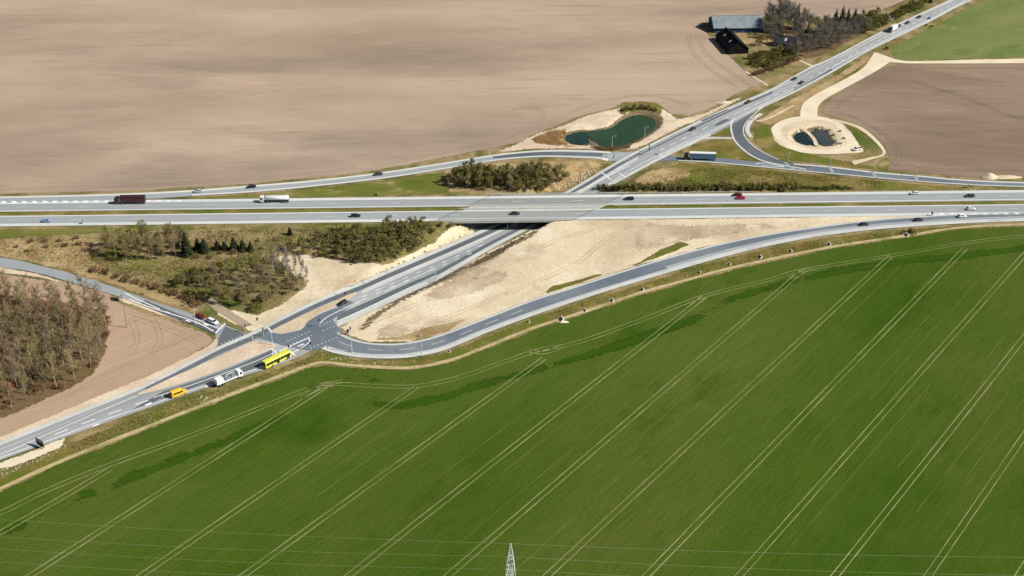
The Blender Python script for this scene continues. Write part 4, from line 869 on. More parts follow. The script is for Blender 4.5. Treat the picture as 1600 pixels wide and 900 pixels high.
for x, y in scatter([(400, 372), (440, 372), (445, 386), (415, 392), (398, 385)], 6, 19, 5): plant('brown%d' % RV.randint(0, 1), (x, y, 0), RV.uniform(.3, .5), 'small brown scrub on the pale grass between conifers and olive shrubs', 'bush', 'scrub left of the olive shrubs')
# olive shrubs south of the motorway
sc_ = scatter([(445, 390), (480, 382), (520, 370), (600, 360), (650, 356), (668, 362), (655, 382), (630, 398), (600, 410), (560, 410), (525, 403), (480, 398), (450, 396)], 5.0, 10, 60)
for x, y in sc_:
    big = x > min(p[0] for p in sc_) + 18
    plant(('bigshrub%d' % RV.randint(0, 2)) if big and RV.random() < .7 else 'shrub%d' % RV.randint(0, 3), (x, y, hgt(x, y)), RV.uniform(.7, .95), 'olive shrub in the %s part of the mass south of the motorway' % zone(x, sc_, W3), 'shrub', 'olive shrubs south of the motorway')
for x, y in scatter([(662, 351), (700, 350), (718, 351), (700, 358), (672, 364)], 4, 11, 9): plant('hedge%d' % RV.randint(0, 1), (x, y, hgt(x, y)), RV.uniform(.6, .9), 'small shrub on the bank at the left end of the bridge', 'shrub', 'small shrubs at the bridge end')
# clump between slip road and motorway
sc_ = scatter([(706, 288), (722, 280), (750, 276), (766, 280), (770, 290), (752, 296), (722, 296)], 3.5, 12, 30)
for x, y in sc_: plant(RV.choice(['bigshrub0', 'bigshrub1', 'bigshrub2', 'small0']), (x, y, 0), RV.uniform(.85, 1.15), 'tall olive shrub in the %s of the left clump between slip road and motorway' % zone(x, sc_, W3), 'shrub', 'left shrub clump north of the motorway')
sc_ = scatter([(780, 288), (805, 279), (850, 277), (876, 281), (872, 294), (840, 299), (795, 298)], 3.7, 13, 48)
for x, y in sc_: plant(RV.choice(['bigshrub0', 'bigshrub1', 'bigshrub2', 'small0', 'small2']), (x, y, hgt(x, y)), RV.uniform(.85, 1.2), 'tall olive shrub in the %s of the right clump between slip road and motorway' % zone(x, sc_, W3), 'shrub', 'right shrub clump north of the motorway')
# hedge behind the motorway
x = 940
while x < 1330:
    s = RV.uniform(.95, 1.4) * (1 if x < 1240 else .55); plant('hedge%d' % RV.randint(0, 1), gpos(x, 297.5 - (x - 946) * .004 + RV.uniform(-2.2, .6)), s, 'dark olive shrub in the %s third of the hedge behind the motorway' % W3[min(2, int((x - 940) / 130))], 'hedge', 'hedge shrubs behind the motorway'); x += RV.uniform(5, 8)
# reeds and bank shrubs by the ponds
for px, py, s in [(980, 172, .7), (992, 171, .8), (1003, 170, .85), (1014, 171, .8), (1022, 174, .7), (973, 174, .6)]:
    plant('hedge%d' % RV.randint(0, 1), gpos(px, py), s * 1.3, 'yellowish olive bush on the far bank of the green pond', 'bush', 'bushes on the far pond bank')
for px, py, s in [(1275, 203, .35), (1295, 205, .4), (1302, 212, .4), (1313, 225, .4), (1318, 217, .4), (1312, 206, .4)]: plant('hedge%d' % RV.randint(0, 1), gpos(px, py), s, 'small bush on the bank of the little pond in the gravel loop', 'bush', 'bushes round the little pond')
# farm planting
for i, (px, py, k, s, lab) in enumerate([(1206, 52, 'grey0', .72, 'wide grey bare tree right beside the blue barn'), (1222, 50, 'grey1', .92, 'tallest grey bare tree of the farm behind the house'), (1238, 54, 'grey0', .85, 'grey bare tree right of the tallest one at the farm'), (1252, 52, 'grey1', .62, 'shorter grey bare tree at the right of the farm tree group'),
        (1214, 58, 'grey1', .5, 'small grey bare tree in front of the tallest farm tree'), (1275, 74, 'grey0', .62, 'grey bare tree beside the house towards the main road'), (1290, 72, 'grey1', .72, 'broad grey bare tree left of the dark conifers by the road'), (1305, 68, 'grey0', .7, 'grey bare tree below the dark conifers'), (1318, 63, 'grey1', .66, 'grey bare tree right below the dark conifers'),
        (1330, 55, 'grey0', .6, 'grey bare tree between conifers and olive trees'), (1213, 46, 'grey1', .8, 'grey bare tree behind the left end of the farm tree group'), (1230, 44, 'grey0', .95, 'grey bare tree at the back of the farm tree group'), (1247, 60, 'grey1', .6, 'grey bare tree right behind the farm house roof'), (1283, 66, 'grey1', .6, 'grey bare tree behind the broad one left of the conifers'), (1298, 76, 'grey0', .5, 'lowest grey bare tree beside the main road at the farm'), (1312, 72, 'grey1', .5, 'small grey bare tree at the roadside below the conifers'), (1324, 68, 'grey0', .5, 'rightmost small grey bare tree at the roadside below the conifers'), (1262, 78, 'grey0', .55, 'grey bare tree between house and garden hedge'), (1257, 84, 'grey1', .45, 'small grey tree at the front garden of the house'), (1245, 88, 'grey0', .4, 'lowest grey tree at the front garden of the house')]): plant(k, gpos(px, py), s, lab, 'tree')
for i, (px, py, k, s, lab) in enumerate([(1245, 46, 'conifer0', 1.35, 'thin dark spire of a conifer among the grey farm trees'), (1303, 52, 'conifer0', 1.75, 'left of the dark conifers beside the main road at the farm'), (1313, 51, 'conifer0', 1.9, 'tallest of the dark conifers beside the main road at the farm'), (1322, 50, 'conifer0', 1.7, 'third dark conifer beside the main road at the farm'), (1333, 47, 'conifer0', 1.6, 'rightmost of the dark conifers beside the main road at the farm'),
        (1262, 52, 'conifer0', .8, 'short dark conifer right of the grey farm trees'), (1280, 52, 'conifer0', .7, 'low dark conifer left of the tall conifers'), (1382, 38, 'conifer0', .8, 'dark conifer beside the blossoming shrub'), (1452, 4, 'conifer0', .9, 'dark conifer at the top edge beside the main road')]): plant(k, gpos(px, py), s, lab, 'tree', None, 1.0 if i else 1.2)
for i, (px, py, s) in enumerate([(1200, 60, .55), (1209, 62, .5), (1219, 60, .55), (1240, 64, .5), (1197, 47, .6), (1265, 60, .45), (1272, 66, .5), (1279, 58, .5), (1287, 78, .5), (1293, 64, .6), (1300, 60, .6), (1308, 76, .45), (1316, 56, .55), (1326, 60, .5), (1335, 60, .45), (1270, 82, .45), (1262, 88, .4), (1280, 80, .4), (1341, 54, .5), (1202, 40, .8), (1218, 40, .85), (1240, 42, .8), (1256, 46, .7), (1265, 48, .6), (1250, 72, .5), (1243, 80, .45), (1235, 86, .4), (1275, 50, .55), (1288, 50, .6), (1284, 60, .55), (1296, 54, .55), (1195, 55, .5), (1205, 68, .4), (1348, 52, .5), (1355, 50, .5)]):
    plant('grey%d' % (i % 2), gpos(px, py), s, 'grey bare tree filling the %s part of the farm copse' % ('left' if px < 1245 else 'middle' if px < 1295 else 'right'), 'tree', 'filling trees of the farm copse')
plant('yellow', gpos(1189, 71), 1.0, 'yellowish round tree in the farm yard in front of the blue barn', 'tree')
plant('white', gpos(1388, 33), 1.1, 'pale blossoming shrub beside the main road near the farm', 'shrub')
for i, (px, py, s) in enumerate([(1345, 44, 1.5), (1357, 40, 1.6), (1368, 38, 1.3), (1350, 50, 1.2), (1362, 46, 1.1), (1338, 50, 1.2), (1374, 40, 1.0)]): plant('bigshrub%d' % (i % 3), gpos(px, py), s, 'olive tree like shrub right of the dark farm conifers', 'shrub', 'olive shrubs right of the farm conifers')
for i, (px, py, s) in enumerate([(1398, 30, 1.1), (1405, 26, 1.2), (1413, 23, 1.2), (1421, 19, 1.3), (1429, 15, 1.3), (1436, 12, 1.2), (1443, 7, 1.1), (1391, 32, 1.0), (1372, 42, 1.0), (1380, 40, .9), (1384, 36, 1.0), (1400, 24, 1.0), (1410, 19, 1.0), (1418, 15, 1.0), (1426, 11, 1.0), (1449, 3, 1.0)]): plant('shrub%d' % (i % 4), gpos(px, py), s, 'shrub in the roadside hedge running to the top edge', 'shrub', 'roadside hedge above the farm')
for i, (px, py) in enumerate([(1180, 118), (1188, 115), (1196, 112), (1204, 110), (1212, 107), (1220, 104), (1228, 101), (1236, 98), (1244, 95)]): plant('brown%d' % (i % 2), gpos(px, py), 1.05, 'brown shrub in the clipped hedge along the farm garden front', 'hedge', 'brown farm garden hedge')
for x, y in scatter([(1165, 98), (1180, 84), (1215, 80), (1240, 78), (1245, 90), (1215, 100), (1185, 108)], 3.6, 15, 70): plant(RV.choice(['hedge0', 'hedge1', 'shrub3']), (x, y, 0), RV.uniform(.7, 1.05), 'garden shrub on the green plot below the farm house', 'shrub', 'farm garden shrubs')
for px, py, s in [(1425, 366, .8), (1386, 77, .5), (1447, 40, .3), (1456, 42, .35)]: plant('shrub3', gpos(px, py), s, {1425: 'single dark bush at the crop edge beside the right slip road', 1386: 'small bush at the corner of the far green field', 1447: 'left of two tiny bushes on the verge of the far green field', 1456: 'right of two tiny bushes on the verge of the far green field'}[px], 'bush')
# tall dry grass, reeds, stones: nobody could count them
def tufts(name, pxpoly, n, m, hmin, hmax, wd, seed, label, cat):
    poly = P(pxpoly); rnd = random.Random(seed); b = MB(); xs = [p[0] for p in poly]; ys = [p[1] for p in poly]; k = 0
    while k < n:
        x, y = rnd.uniform(min(xs), max(xs)), rnd.uniform(min(ys), max(ys))
        if not inpoly(poly, x, y) or noise.noise(Vector((x * .09, y * .09, seed))) < rnd.uniform(-.5, .25): k += .2; continue
        k += 1; p = Vector((x, y, hgt(x, y)))
        for j in range(4): tri(b, p + Vector((rnd.uniform(-.25, .25), rnd.uniform(-.25, .25), 0)), Vector((rnd.uniform(-.5, .5), rnd.uniform(-.5, .5), 1)).normalized(), rnd.uniform(hmin, hmax), wd, rnd)
    tag(b.build(name, m), label, cat, kind='stuff')
tufts('tall_grass', [(-40, 372), (200, 364), (560, 356), (540, 366), (440, 396), (410, 420), (280, 432), (300, 470), (230, 446), (150, 420), (0, 398)], 9000, 'tussock', .4, 1.1, .22, 1, 'tall dry grass on the rough ground below the motorway', 'grass')
tufts('reeds', [(832, 218), (860, 206), (885, 203), (884, 212), (876, 220), (890, 226), (872, 228), (840, 224)], 2200, 'reeds', .9, 2.0, .14, 2, 'orange brown reeds at the left end of the green pond', 'reeds')
tufts('reeds', [(922, 230), (955, 232), (985, 227), (984, 232), (960, 236), (935, 235)], 700, 'leaf_brown', .7, 1.5, .16, 3, 'dark brown reeds on the near bank of the green pond', 'reeds')
tufts('verge_grass', [(240, 642), (400, 592), (490, 556), (495, 566), (400, 600), (240, 660), (110, 712), (110, 696)], 2200, 'tussock', .4, .9, .2, 4, 'rough yellow grass between the main road and the crop', 'grass')
tufts('verge_grass', [(860, 490), (1000, 447), (1150, 402), (1350, 366), (1450, 356), (1430, 364), (1300, 382), (1150, 414), (1000, 455), (870, 499)], 3500, 'tussock', .3, .8, .2, 5, 'rough yellow grass between the right slip road and the crop', 'grass')
tufts('verge_grass', [(1110, 262), (1250, 272), (1400, 286), (1390, 294), (1100, 294), (1000, 296), (1020, 275)], 3000, 'tussock', .3, .9, .2, 6, 'rough grass behind the motorway hedge', 'grass')
def stones(name, pxpoly, n, seed, smin, smax, label):
    poly = P(pxpoly); rnd = random.Random(seed); b = MB(); xs = [p[0] for p in poly]; ys = [p[1] for p in poly]; k = 0
    while k < n:
        x, y = rnd.uniform(min(xs), max(xs)), rnd.uniform(min(ys), max(ys))
        if not inpoly(poly, x, y): continue
        k += 1; s = rnd.uniform(smin, smax); z = hgt(x, y)
        vs = [(x + math.cos(a) * s * rnd.uniform(.6, 1.1), y + math.sin(a) * s * rnd.uniform(.6, 1.1), z + q * s) for q in (.0, .6) for a in (0, 1.25, 2.5, 3.8, 5.0)] + [(x, y, z + s * rnd.uniform(.8, 1.1))]
        b.add(vs, [(i, (i + 1) % 5, 5 + (i + 1) % 5, 5 + i) for i in range(5)] + [(5 + i, 5 + (i + 1) % 5, 10) for i in range(5)])
    tag(b.build(name, 'stone'), label, 'stones', kind='stuff')
stones('loose_stones', [(500, 552), (560, 565), (650, 563), (650, 568), (560, 571), (505, 562)], 36, 1, .15, .35, 'pale loose stones on the verge below the junction')
stones('loose_stones', [(590, 480), (700, 430), (840, 362), (1000, 350), (1000, 400), (760, 490), (600, 530), (550, 518)], 160, 2, .1, .3, 'small stones lying on the bare sandy slope')
stones('loose_stones', [(0, 728), (60, 712), (98, 696), (120, 690), (60, 722), (0, 745)], 70, 3, .12, .3, 'pale rubble heaped round the lay-by at the lower left')
stones('loose_stones', [(300, 625), (320, 617), (335, 618), (310, 632)], 20, 4, .15, .3, 'pale rubble on the verge below the yellow van')
stones('loose_stones', [(860, 285), (905, 272), (940, 262), (890, 296), (870, 297)], 70, 5, .2, .6, 'pale stones on the dry bank above the bridge')

# ================================================================== BUILDINGS
def barn(px, py, ln, wd, eave, ridge, ang_, rm, wm, label, lights=0, name='barn'):
    p = at(px, py); t = thing(name, (*p, 0), ang_, label, 'barn' if name == 'barn' else 'house'); L, W = ln / 2, wd / 2
    b = MB()
    b.add([(-L, -W, 0), (L, -W, 0), (L, W, 0), (-L, W, 0), (-L, -W, eave), (L, -W, eave), (L, W, eave), (-L, W, eave), (-L, 0, ridge), (L, 0, ridge)], [(0, 1, 5, 4), (2, 3, 7, 6), (1, 2, 6, 9, 5), (3, 0, 4, 8, 7)]); b.build('wall', wm, t)
    o = .5; sl = (ridge - eave) / W
    for s in (-1, 1):
        b = MB(); e = -o * sl
        b.add([(-L - o, s * (W + o), eave + e + .02), (L + o, s * (W + o), eave + e + .02), (L + o, 0, ridge + .02), (-L - o, 0, ridge + .02), (-L - o, s * (W + o), eave + e + .22), (L + o, s * (W + o), eave + e + .22), (L + o, 0, ridge + .24), (-L - o, 0, ridge + .24)], [(0, 1, 2, 3), (7, 6, 5, 4), (0, 4, 5, 1), (1, 5, 6, 2), (3, 7, 4, 0), (2, 6, 7, 3)] if s > 0 else [(3, 2, 1, 0), (4, 5, 6, 7), (1, 5, 4, 0), (2, 6, 5, 1), (0, 4, 7, 3), (3, 7, 6, 2)])
        rf = b.build('roof', rm, t)
        b = MB(); x = -L
        while x < L:
            b.add([(x, s * (W + o), eave + e + .24), (x + .12, s * (W + o), eave + e + .24), (x + .12, 0, ridge + .27), (x, 0, ridge + .27)], [(0, 1, 2, 3)]); x += 1.1
        q = b.build('roof_seams', rm, rf); q['kind'] = 'stuff'
        if s < 0:
            for i in range(lights):
                xx = -L + ln * (i + .7) / (lights + .4); yy_ = s * W * .5; zz = ridge - W * .5 * sl + .3; b = MB(); d = .8
                b.add([(xx - .7, yy_ - d, zz - d * sl), (xx + .7, yy_ - d, zz - d * sl), (xx + .7, yy_ + d, zz + d * sl), (xx - .7, yy_ + d, zz + d * sl)], [(0, 1, 2, 3)]); b.build('roof_light', 'lamp_clear', rf)
    b = MB(); b.box(-L - .6, L + .6, -.25, .25, ridge + .15, ridge + .36); b.build('ridge_cap', rm, t)
    n = max(2, int(ln / 5))
    for i in range(n):
        x = -L + ln * (i + .5) / n; b = MB(); b.box(x - .6, x + .6, -W - .06, -W - .01, 1.1, 2.2); wn = b.build('window', 'glass_dark', t); b = MB(); b.box(x - .7, x + .7, -W - .1, -W - .02, .98, 1.08); b.build('sill', 'white_metal', wn)
    b = MB(); b.box(-L - .06, -L - .01, -1.6, 1.6, 0, min(3.4, eave)); d = b.build('door', 'wall_dark' if wm != 'wall_dark' else 'wall_pale', t); b = MB(); b.box(-L - .1, -L - .06, 1.1, 1.3, 1.2, 1.4); b.build('handle', 'galvanised', d)
    return t
barn(1149, 43.5, 33, 21, 3.4, 8.4, R(2), 'roof_blue', 'wall_blue', 'long blue clad barn with pale blue grey metal roof at the farm')
pa, pb_ = at(1133, 58), at(1157, 84)
barn(1143, 73, 29, 13, 3.4, 8.0, math.atan2(pb_[1] - pa[1], pb_[0] - pa[0]), 'roof_black', 'roof_black', 'black roofed barn set diagonally below the blue barn', 2)
hs = barn(1228, 72, 15, 8, 2.8, 6.6, R(-28), 'roof_slate', 'wall_pale', 'farm house with dark slate roof and pale walls among the grey trees', 1, 'farm_house')
b = MB(); b.box(-2.4, -1.7, -.4, .4, 5.8, 7.9); b.build('chimney', 'wall_pale', hs)
# sand heap beside the right slip road
def heap(px, py, rx, ry, h, m, label, cat='sand heap'):
    p = at(px, py); b = MB(); n = 22; rings = 6
    for i in range(rings + 1):
        f = i / rings
        for j in range(n):
            a = 6.283 * j / n; k = 1 + .25 * noise.noise(Vector((math.cos(a) * 1.7, math.sin(a) * 1.7, px * .1))); z = h * (f ** .8) * (1 + .2 * noise.noise(Vector((a, f * 3, 2))))
            b.v.append((math.cos(a) * rx * (1 - f * .9) * k, math.sin(a) * ry * (1 - f * .9) * k, z - .05))
    for i in range(rings):
        for j in range(n): b.f.append((i * n + j, i * n + (j + 1) % n, (i + 1) * n + (j + 1) % n, (i + 1) * n + j)); b.m.append(0)
    b.f.append(tuple(rings * n + j for j in range(n))); b.m.append(0)
    o = b.build('sand_heap', m, None, True); o.location = (*p, hgt(*p)); tag(o, label, cat)
heap(1546, 277, 4.5, 3.2, 2.4, 'sand', 'tall pale sand heap beside the right slip road')
heap(1572, 277, 9, 2.4, 1.0, 'sand', 'low flat sand heap right of the tall one by the slip road')
heap(1132, 160, 5, 2.2, 1.0, 'sand', 'low sand heap on the field edge beside the upper main road')
heap(1056, 190, 8, 3, .9, 'sand', 'flat sand heap between the green pond and the main road')
heap(880, 503, 2.4, 1.0, .5, 'gravel', 'small pale gravel heap on the verge below the slip road bend')

# ================================================================== VEHICLES
def oct_sec(x, hw, z0, z1, c=.12):
    return [(x, -hw + c, z0), (x, hw - c, z0), (x, hw, z0 + c), (x, hw, z1 - c), (x, hw - c, z1), (x, -hw + c, z1), (x, -hw, z1 - c), (x, -hw, z0 + c)]
VK = {}
def wheels(xs, hw, r, wdt=.24):
    out = []
    for x in xs:
        for s in (-1, 1):
            b = MB(); b.cyl_y(x, r, r, s * hw - wdt / 2 * s - wdt / 2, s * hw - wdt / 2 * s + wdt / 2, 16)
            rim = MB(); y = s * hw - wdt / 2 * s + s * (wdt / 2 + .005); rim.cyl_y(x, r, r * .58, min(y, y - s * .03), max(y, y - s * .03), 12)
            out.append((b, rim))
    return out
def car_parts(kind='hatch'):
    L = dict(hatch=4.2, sedan=4.7, estate=4.75)[kind]; H = L / 2; hw = .9; P_ = {}
    b = MB(); zs = [(-H, .78, .42, .80), (-H + .18, .86, .28, .92), (-H + .7, .9, .22, .97), (-.3, .9, .20, .95), (H - 1.25, .9, .20, .93), (H - .6, .88, .24, .82), (H - .15, .80, .32, .70), (H, .70, .40, .62)]
    b.loft([oct_sec(x, w_, a, c, .09) for x, w_, a, c in zs]); body = b
    r0 = dict(hatch=-H + .12, sedan=-H + .75, estate=-H + .08)[kind]; r1 = dict(hatch=-H + .55, sedan=-H + 1.35, estate=-H + .35)[kind]; f0, f1 = H - 1.15, H - 1.95
    g = MB(); g.add([(r0, -.80, .90), (f0, -.80, .90), (f0, .80, .90), (r0, .80, .90), (r1, -.60, 1.40), (f1, -.60, 1.40), (f1, .60, 1.40), (r1, .60, 1.40)], [(4, 5, 6, 7), (0, 1, 5, 4), (1, 2, 6, 5), (2, 3, 7, 6), (3, 0, 4, 7)])
    rf = MB(); rf.add([(r1 - .06, -.64, 1.39), (f1 + .08, -.64, 1.39), (f1 + .08, .64, 1.39), (r1 - .06, .64, 1.39), (r1 + .06, -.56, 1.46), (f1 - .05, -.56, 1.46), (f1 - .05, .56, 1.46), (r1 + .06, .56, 1.46)], [(3, 2, 1, 0), (4, 5, 6, 7), (0, 1, 5, 4), (1, 2, 6, 5), (2, 3, 7, 6), (3, 0, 4, 7)])
    for s in (-1, 1):
        for (xa, xb) in ((r0 + .02, r1), (f0 - .02, f1), ((r0 + f0) / 2, (r1 + f1) / 2)): rf.tube([(xa, s * .815, .9), (xb, s * .62, 1.42)], .045, 4)
    hl = []; tl = []
    for s in (-1, 1):
        q = MB(); q.box(H - .16, H - .005, s * .58 - .15, s * .58 + .15, .54, .66); hl.append(q); q = MB(); q.box(-H - .015, -H + .12, s * .62 - .14, s * .62 + .14, .62, .80); tl.append(q)
    mi = MB()
    for s in (-1, 1): mi.box(f0 - .35, f0 - .2, s * .98 - .09, s * .98 + .09, .92, 1.06)
    bp = MB(); bp.box(-H - .03, -H + .2, -.7, .7, .30, .42); bp.box(H - .2, H + .02, -.62, .62, .30, .40)
    return dict(body=body, glass=g, roof=rf, hl=hl, tl=tl, mirror=mi, bumper=bp, wheels=wheels((-H + .85, H - .85), .9, .31))
CARMESH = {}
def car(px, py, qx, qy, kind, paint, label, lift=0, scale=1.0):
    p = at(px, py) if not lift else unp(px, py, .2); q = unp(qx, qy)
    z = .25 if lift else hgt(*p) + .25
    p0 = unp(px, py) if not lift else p; rz = math.atan2(q[1] - p0[1], q[0] - p0[0])
    t = thing('car', (p[0], p[1], z), rz, label, 'car', 'cars on the roads'); t.scale = (scale,) * 3
    if kind not in CARMESH:
        c = car_parts(kind); CARMESH[kind] = c; c['cache'] = {}
    c = CARMESH[kind]; ca = c['cache']
    def g(key, mb, m, name, par, smooth=False):
        k = (key, m)
        if k not in ca: ca[k] = mesh(name, mb.v, mb.f, m, smooth)
        return link(name, ca[k], par)
    pm = 'paint_' + paint
    bo = g('body', c['body'], pm, 'body', t, True); g('glass', c['glass'], 'glass_dark', 'windows', t); g('roof', c['roof'], pm, 'roof', t); g('mirror', c['mirror'], pm, 'mirrors', t); g('bumper', c['bumper'], 'chassis', 'bumpers', t)
    for i, q_ in enumerate(c['hl']): g('hl%d' % i, q_, 'lamp_clear', 'headlight', t)
    for i, q_ in enumerate(c['tl']): g('tl%d' % i, q_, 'lamp_red', 'taillight', t)
    for i, (w_, r_) in enumerate(c['wheels']): wo_ = g('w%d' % i, w_, 'rubber', 'wheel', t); g('r%d' % i, r_, 'rim', 'rim', wo_)
    return t
def addwheels(t, xs, hw, r, wdt=.3):
    for w_, r_ in wheels(xs, hw, r, wdt): wo_ = w_.build('wheel', 'rubber', t); r_.build('rim', 'rim', wo_)
def lamps(t, xf, xr, y, zf, zr):
    for s in (-1, 1):
        b = MB(); b.box(xf - .02, xf + .05, s * y - .2, s * y + .2, zf, zf + .2); b.build('headlight', 'lamp_clear', t); b = MB(); b.box(xr - .05, xr + .02, s * y - .18, s * y + .18, zr, zr + .2); b.build('taillight', 'lamp_red', t)
def heavy(name, px, py, qx, qy, label, cat, lift=0):
    p = at(px, py) if not lift else unp(px, py, .2); q = unp(qx, qy); p0 = unp(px, py); rz = math.atan2(q[1] - p0[1], q[0] - p0[0])
    return thing(name, (p[0], p[1], .25 if lift else hgt(*p) + .25), rz, label, cat)
def cab(t, x0, x1, h, pm):
    b = MB(); b.loft([oct_sec(x0, 1.22, .55, h - .1, .12), oct_sec(x0 + .3, 1.25, .55, h, .12), oct_sec(x1 - .35, 1.25, .5, h - .05, .12), oct_sec(x1, 1.2, .5, h - .75, .12)]); c = b.build('cab', pm, t)
    b = MB(); b.add([(x1 + .02, -1.08, 1.45), (x1 + .02, 1.08, 1.45), (x1 - .26, 1.05, h - .42), (x1 - .26, -1.05, h - .42)], [(0, 1, 2, 3)]); b.build('windscreen', 'glass_dark', c)
    for s in (-1, 1): b = MB(); b.box(x1 - 1.3, x1 - .45, s * 1.262 - .01, s * 1.262 + .01, 1.55, h - .5); b.build('side_window', 'glass_dark', c)
    b = MB(); b.box(x1 - .1, x1 + .06, -1.18, 1.18, .35, .75); b.build('bumper', 'chassis', c)
# --- cars
car(73, 346.5, 173, 345, 'hatch', 'bluesilver', 'light blue car on the near motorway carriageway at the far left', 1)
car(556, 338.5, 656, 337, 'estate', 'black', 'black car on the near carriageway left of the bridge', 1)
car(805, 335, 905, 334, 'sedan', 'charcoal', 'dark car driving over the bridge on the near carriageway', 1)
car(1517, 327.5, 1617, 326, 'hatch', 'white', 'white car on the near carriageway at the far right', 1)
car(983, 312, 883, 313, 'estate', 'black', 'black car on the far carriageway just right of the bridge', 1)
car(1152, 306, 1052, 307, 'sedan', 'darkred', 'dark red car overtaken by the bright red one on the far carriageway', 1)
car(1157, 310.8, 1057, 312, 'sedan', 'red', 'bright red car overtaking on the far carriageway', 1)
car(1428, 303.5, 1328, 304.7, 'hatch', 'white', 'white car on the far carriageway at the right', 1)
car(1515, 307.5, 1415, 308.6, 'estate', 'green', 'dark green car on the far carriageway at the far right', 1)
car(309, 300.5, 259, 304, 'hatch', 'silver', 'silver car at the end of the upper left slip road')
car(393, 293.7, 343, 298, 'sedan', 'black', 'black car on the upper left slip road behind the silver one')
car(591, 274, 541, 280, 'sedan', 'charcoal', 'dark grey car halfway along the upper left slip road')
car(1350, 352.5, 1420, 345.5, 'sedan', 'black', 'black car leaving on the right slip road, hindmost of three')
car(1435, 345.5, 1505, 340, 'sedan', 'black', 'black car on the right slip road, middle one of three')
car(1503, 340, 1573, 336.5, 'hatch', 'white', 'white car on the right slip road beside the motorway merge')
car(1169, 161, 1130, 180, 'sedan', 'darkred', 'dark red car on the main road nearest the sand heap')
car(1082, 203.5, 1042, 223, 'sedan', 'maroon', 'maroon car on the main road above the slip road truck')
car(1241, 125, 1205, 143, 'hatch', 'charcoal', 'grey car on the main road below the farm, upper lane')
car(1253, 130.5, 1290, 111, 'sedan', 'black', 'black car on the main road below the farm, lower lane')
car(1418, 37, 1380, 56, 'sedan', 'charcoal', 'dark car right behind the truck on the upper main road')
car(1436, 28, 1400, 46, 'sedan', 'black', 'second dark car behind the truck on the upper main road')
car(1454, 29, 1485, 13, 'hatch', 'paleblue', 'pale blue car on the lower lane of the upper main road')
car(535, 476, 515, 487, 'estate', 'black', 'black car waiting at the stop line on the main road')
car(314, 497, 340, 508, 'estate', 'crimson', 'dark red car second in the queue on the side road')
car(333, 505, 350, 513, 'estate', 'white', 'white car first in the queue at the side road stop line', 0, 1.15)
# --- pick-up on the gravel loop
t = heavy('pickup_truck', 1339, 235, 1320, 238, 'white pickup with black bed parked on the gravel loop', 'pickup')
b = MB(); b.loft([oct_sec(x, w_, a, c, .08) for x, w_, a, c in [(-2.6, .9, .45, 1.0), (-.4, .95, .4, 1.05), (1.2, .95, .4, 1.05), (2.4, .85, .45, .92)]]); b.build('body', 'paint_white', t)
b = MB(); b.box(-.4, 1.35, -.85, .85, 1.0, 1.75, 0, .3, .12); b.build('cab', 'glass_dark', t); b = MB(); b.box(-.1, 1.0, -.72, .72, 1.74, 1.82); b.build('roof', 'paint_white', t)
b = MB(); b.box(-2.5, -.5, -.75, .75, 1.0, 1.12); b.build('load_bed', 'chassis', t); addwheels(t, (-1.6, 1.6), .95, .38); lamps(t, 2.4, -2.6, .65, .7, .75)
# --- dark red truck on the far carriageway
t = heavy('articulated_truck', 204, 317.5, 104, 319, 'dark red truck with tall boxes on the far carriageway at the left', 'truck', 1)
cab(t, 5.2, 7.4, 3.4, 'paint_maroon'); b = MB(); b.box(-7.4, 7.0, -.5, .5, .55, .95); b.build('chassis', 'chassis', t)
b = MB(); b.box(-7.5, 4.6, -1.27, 1.27, 1.0, 3.9); bx_ = b.build('cargo_box', 'paint_maroon', t)
for i in range(9): b = MB(); x = -7.1 + i * 1.4; b.box(x, x + .12, -1.3, 1.3, 1.02, 3.93); b.build('rib', 'paint_darkred', bx_)
b = MB(); b.box(4.65, 5.15, -.9, .9, 1.0, 3.0); b.build('air_deflector', 'paint_white', t)
addwheels(t, (6.4, 3.6, -4.2, -5.5, -6.8), 1.25, .5); lamps(t, 7.42, -7.5, .9, .8, .8)
# --- white tanker truck
t = heavy('tanker_truck', 429, 315.5, 329, 316.5, 'white tanker truck on the far carriageway left of the bridge', 'tanker', 1)
cab(t, 5.0, 7.0, 3.2, 'paint_white'); b = MB(); b.box(-7, 6.4, -.5, .5, .6, 1.0); b.build('chassis', 'chassis', t)
b = MB(); pr = [(-7.0, .95), (-6.8, 1.2), (4.1, 1.25), (4.35, 1.0)]
b.loft([[(x, math.cos(a) * r_, 2.25 + math.sin(a) * r_ * .95) for a in [6.283 * k / 20 for k in range(20)]] for x, r_ in pr]); tk = b.build('tank', 'paint_white', t, True)
for x in (-4.2, -1.4, 1.4): b = MB(); b.loft([[(xx, math.cos(a) * 1.27, 2.25 + math.sin(a) * 1.2) for a in [6.283 * k / 20 for k in range(20)]] for xx in (x, x + .12)]); b.build('tank_band', 'galvanised', tk)
b = MB(); b.box(-6, 3.2, -.3, .3, 3.40, 3.52); b.build('walkway', 'galvanised', tk); addwheels(t, (6.0, 3.2, -4.0, -5.3, -6.5), 1.22, .5); lamps(t, 7.02, -7, .9, .8, .9)
# --- truck with blue trailer on the right hand slip road
t = heavy('articulated_truck', 1093, 250, 1043, 248.5, 'truck with long blue white topped trailer waiting on the slip road', 'truck')
cab(t, 6.0, 8.2, 3.4, 'paint_black'); b = MB(); b.box(-8, 7.6, -.5, .5, .6, 1.0); b.build('chassis', 'chassis', t); b = MB(); b.box(-8.2, 5.4, -1.27, 1.27, 1.05, 3.9); c = b.build('trailer_body', 'paint_trailerblue', t)
b = MB(); b.box(-8.25, 5.45, -1.3, 1.3, 3.9, 4.02); b.build('trailer_roof', 'paint_white', c); addwheels(t, (7.2, 4.4, -5, -6.3, -7.5), 1.24, .5); lamps(t, 8.22, -8.2, .9, .8, .8)
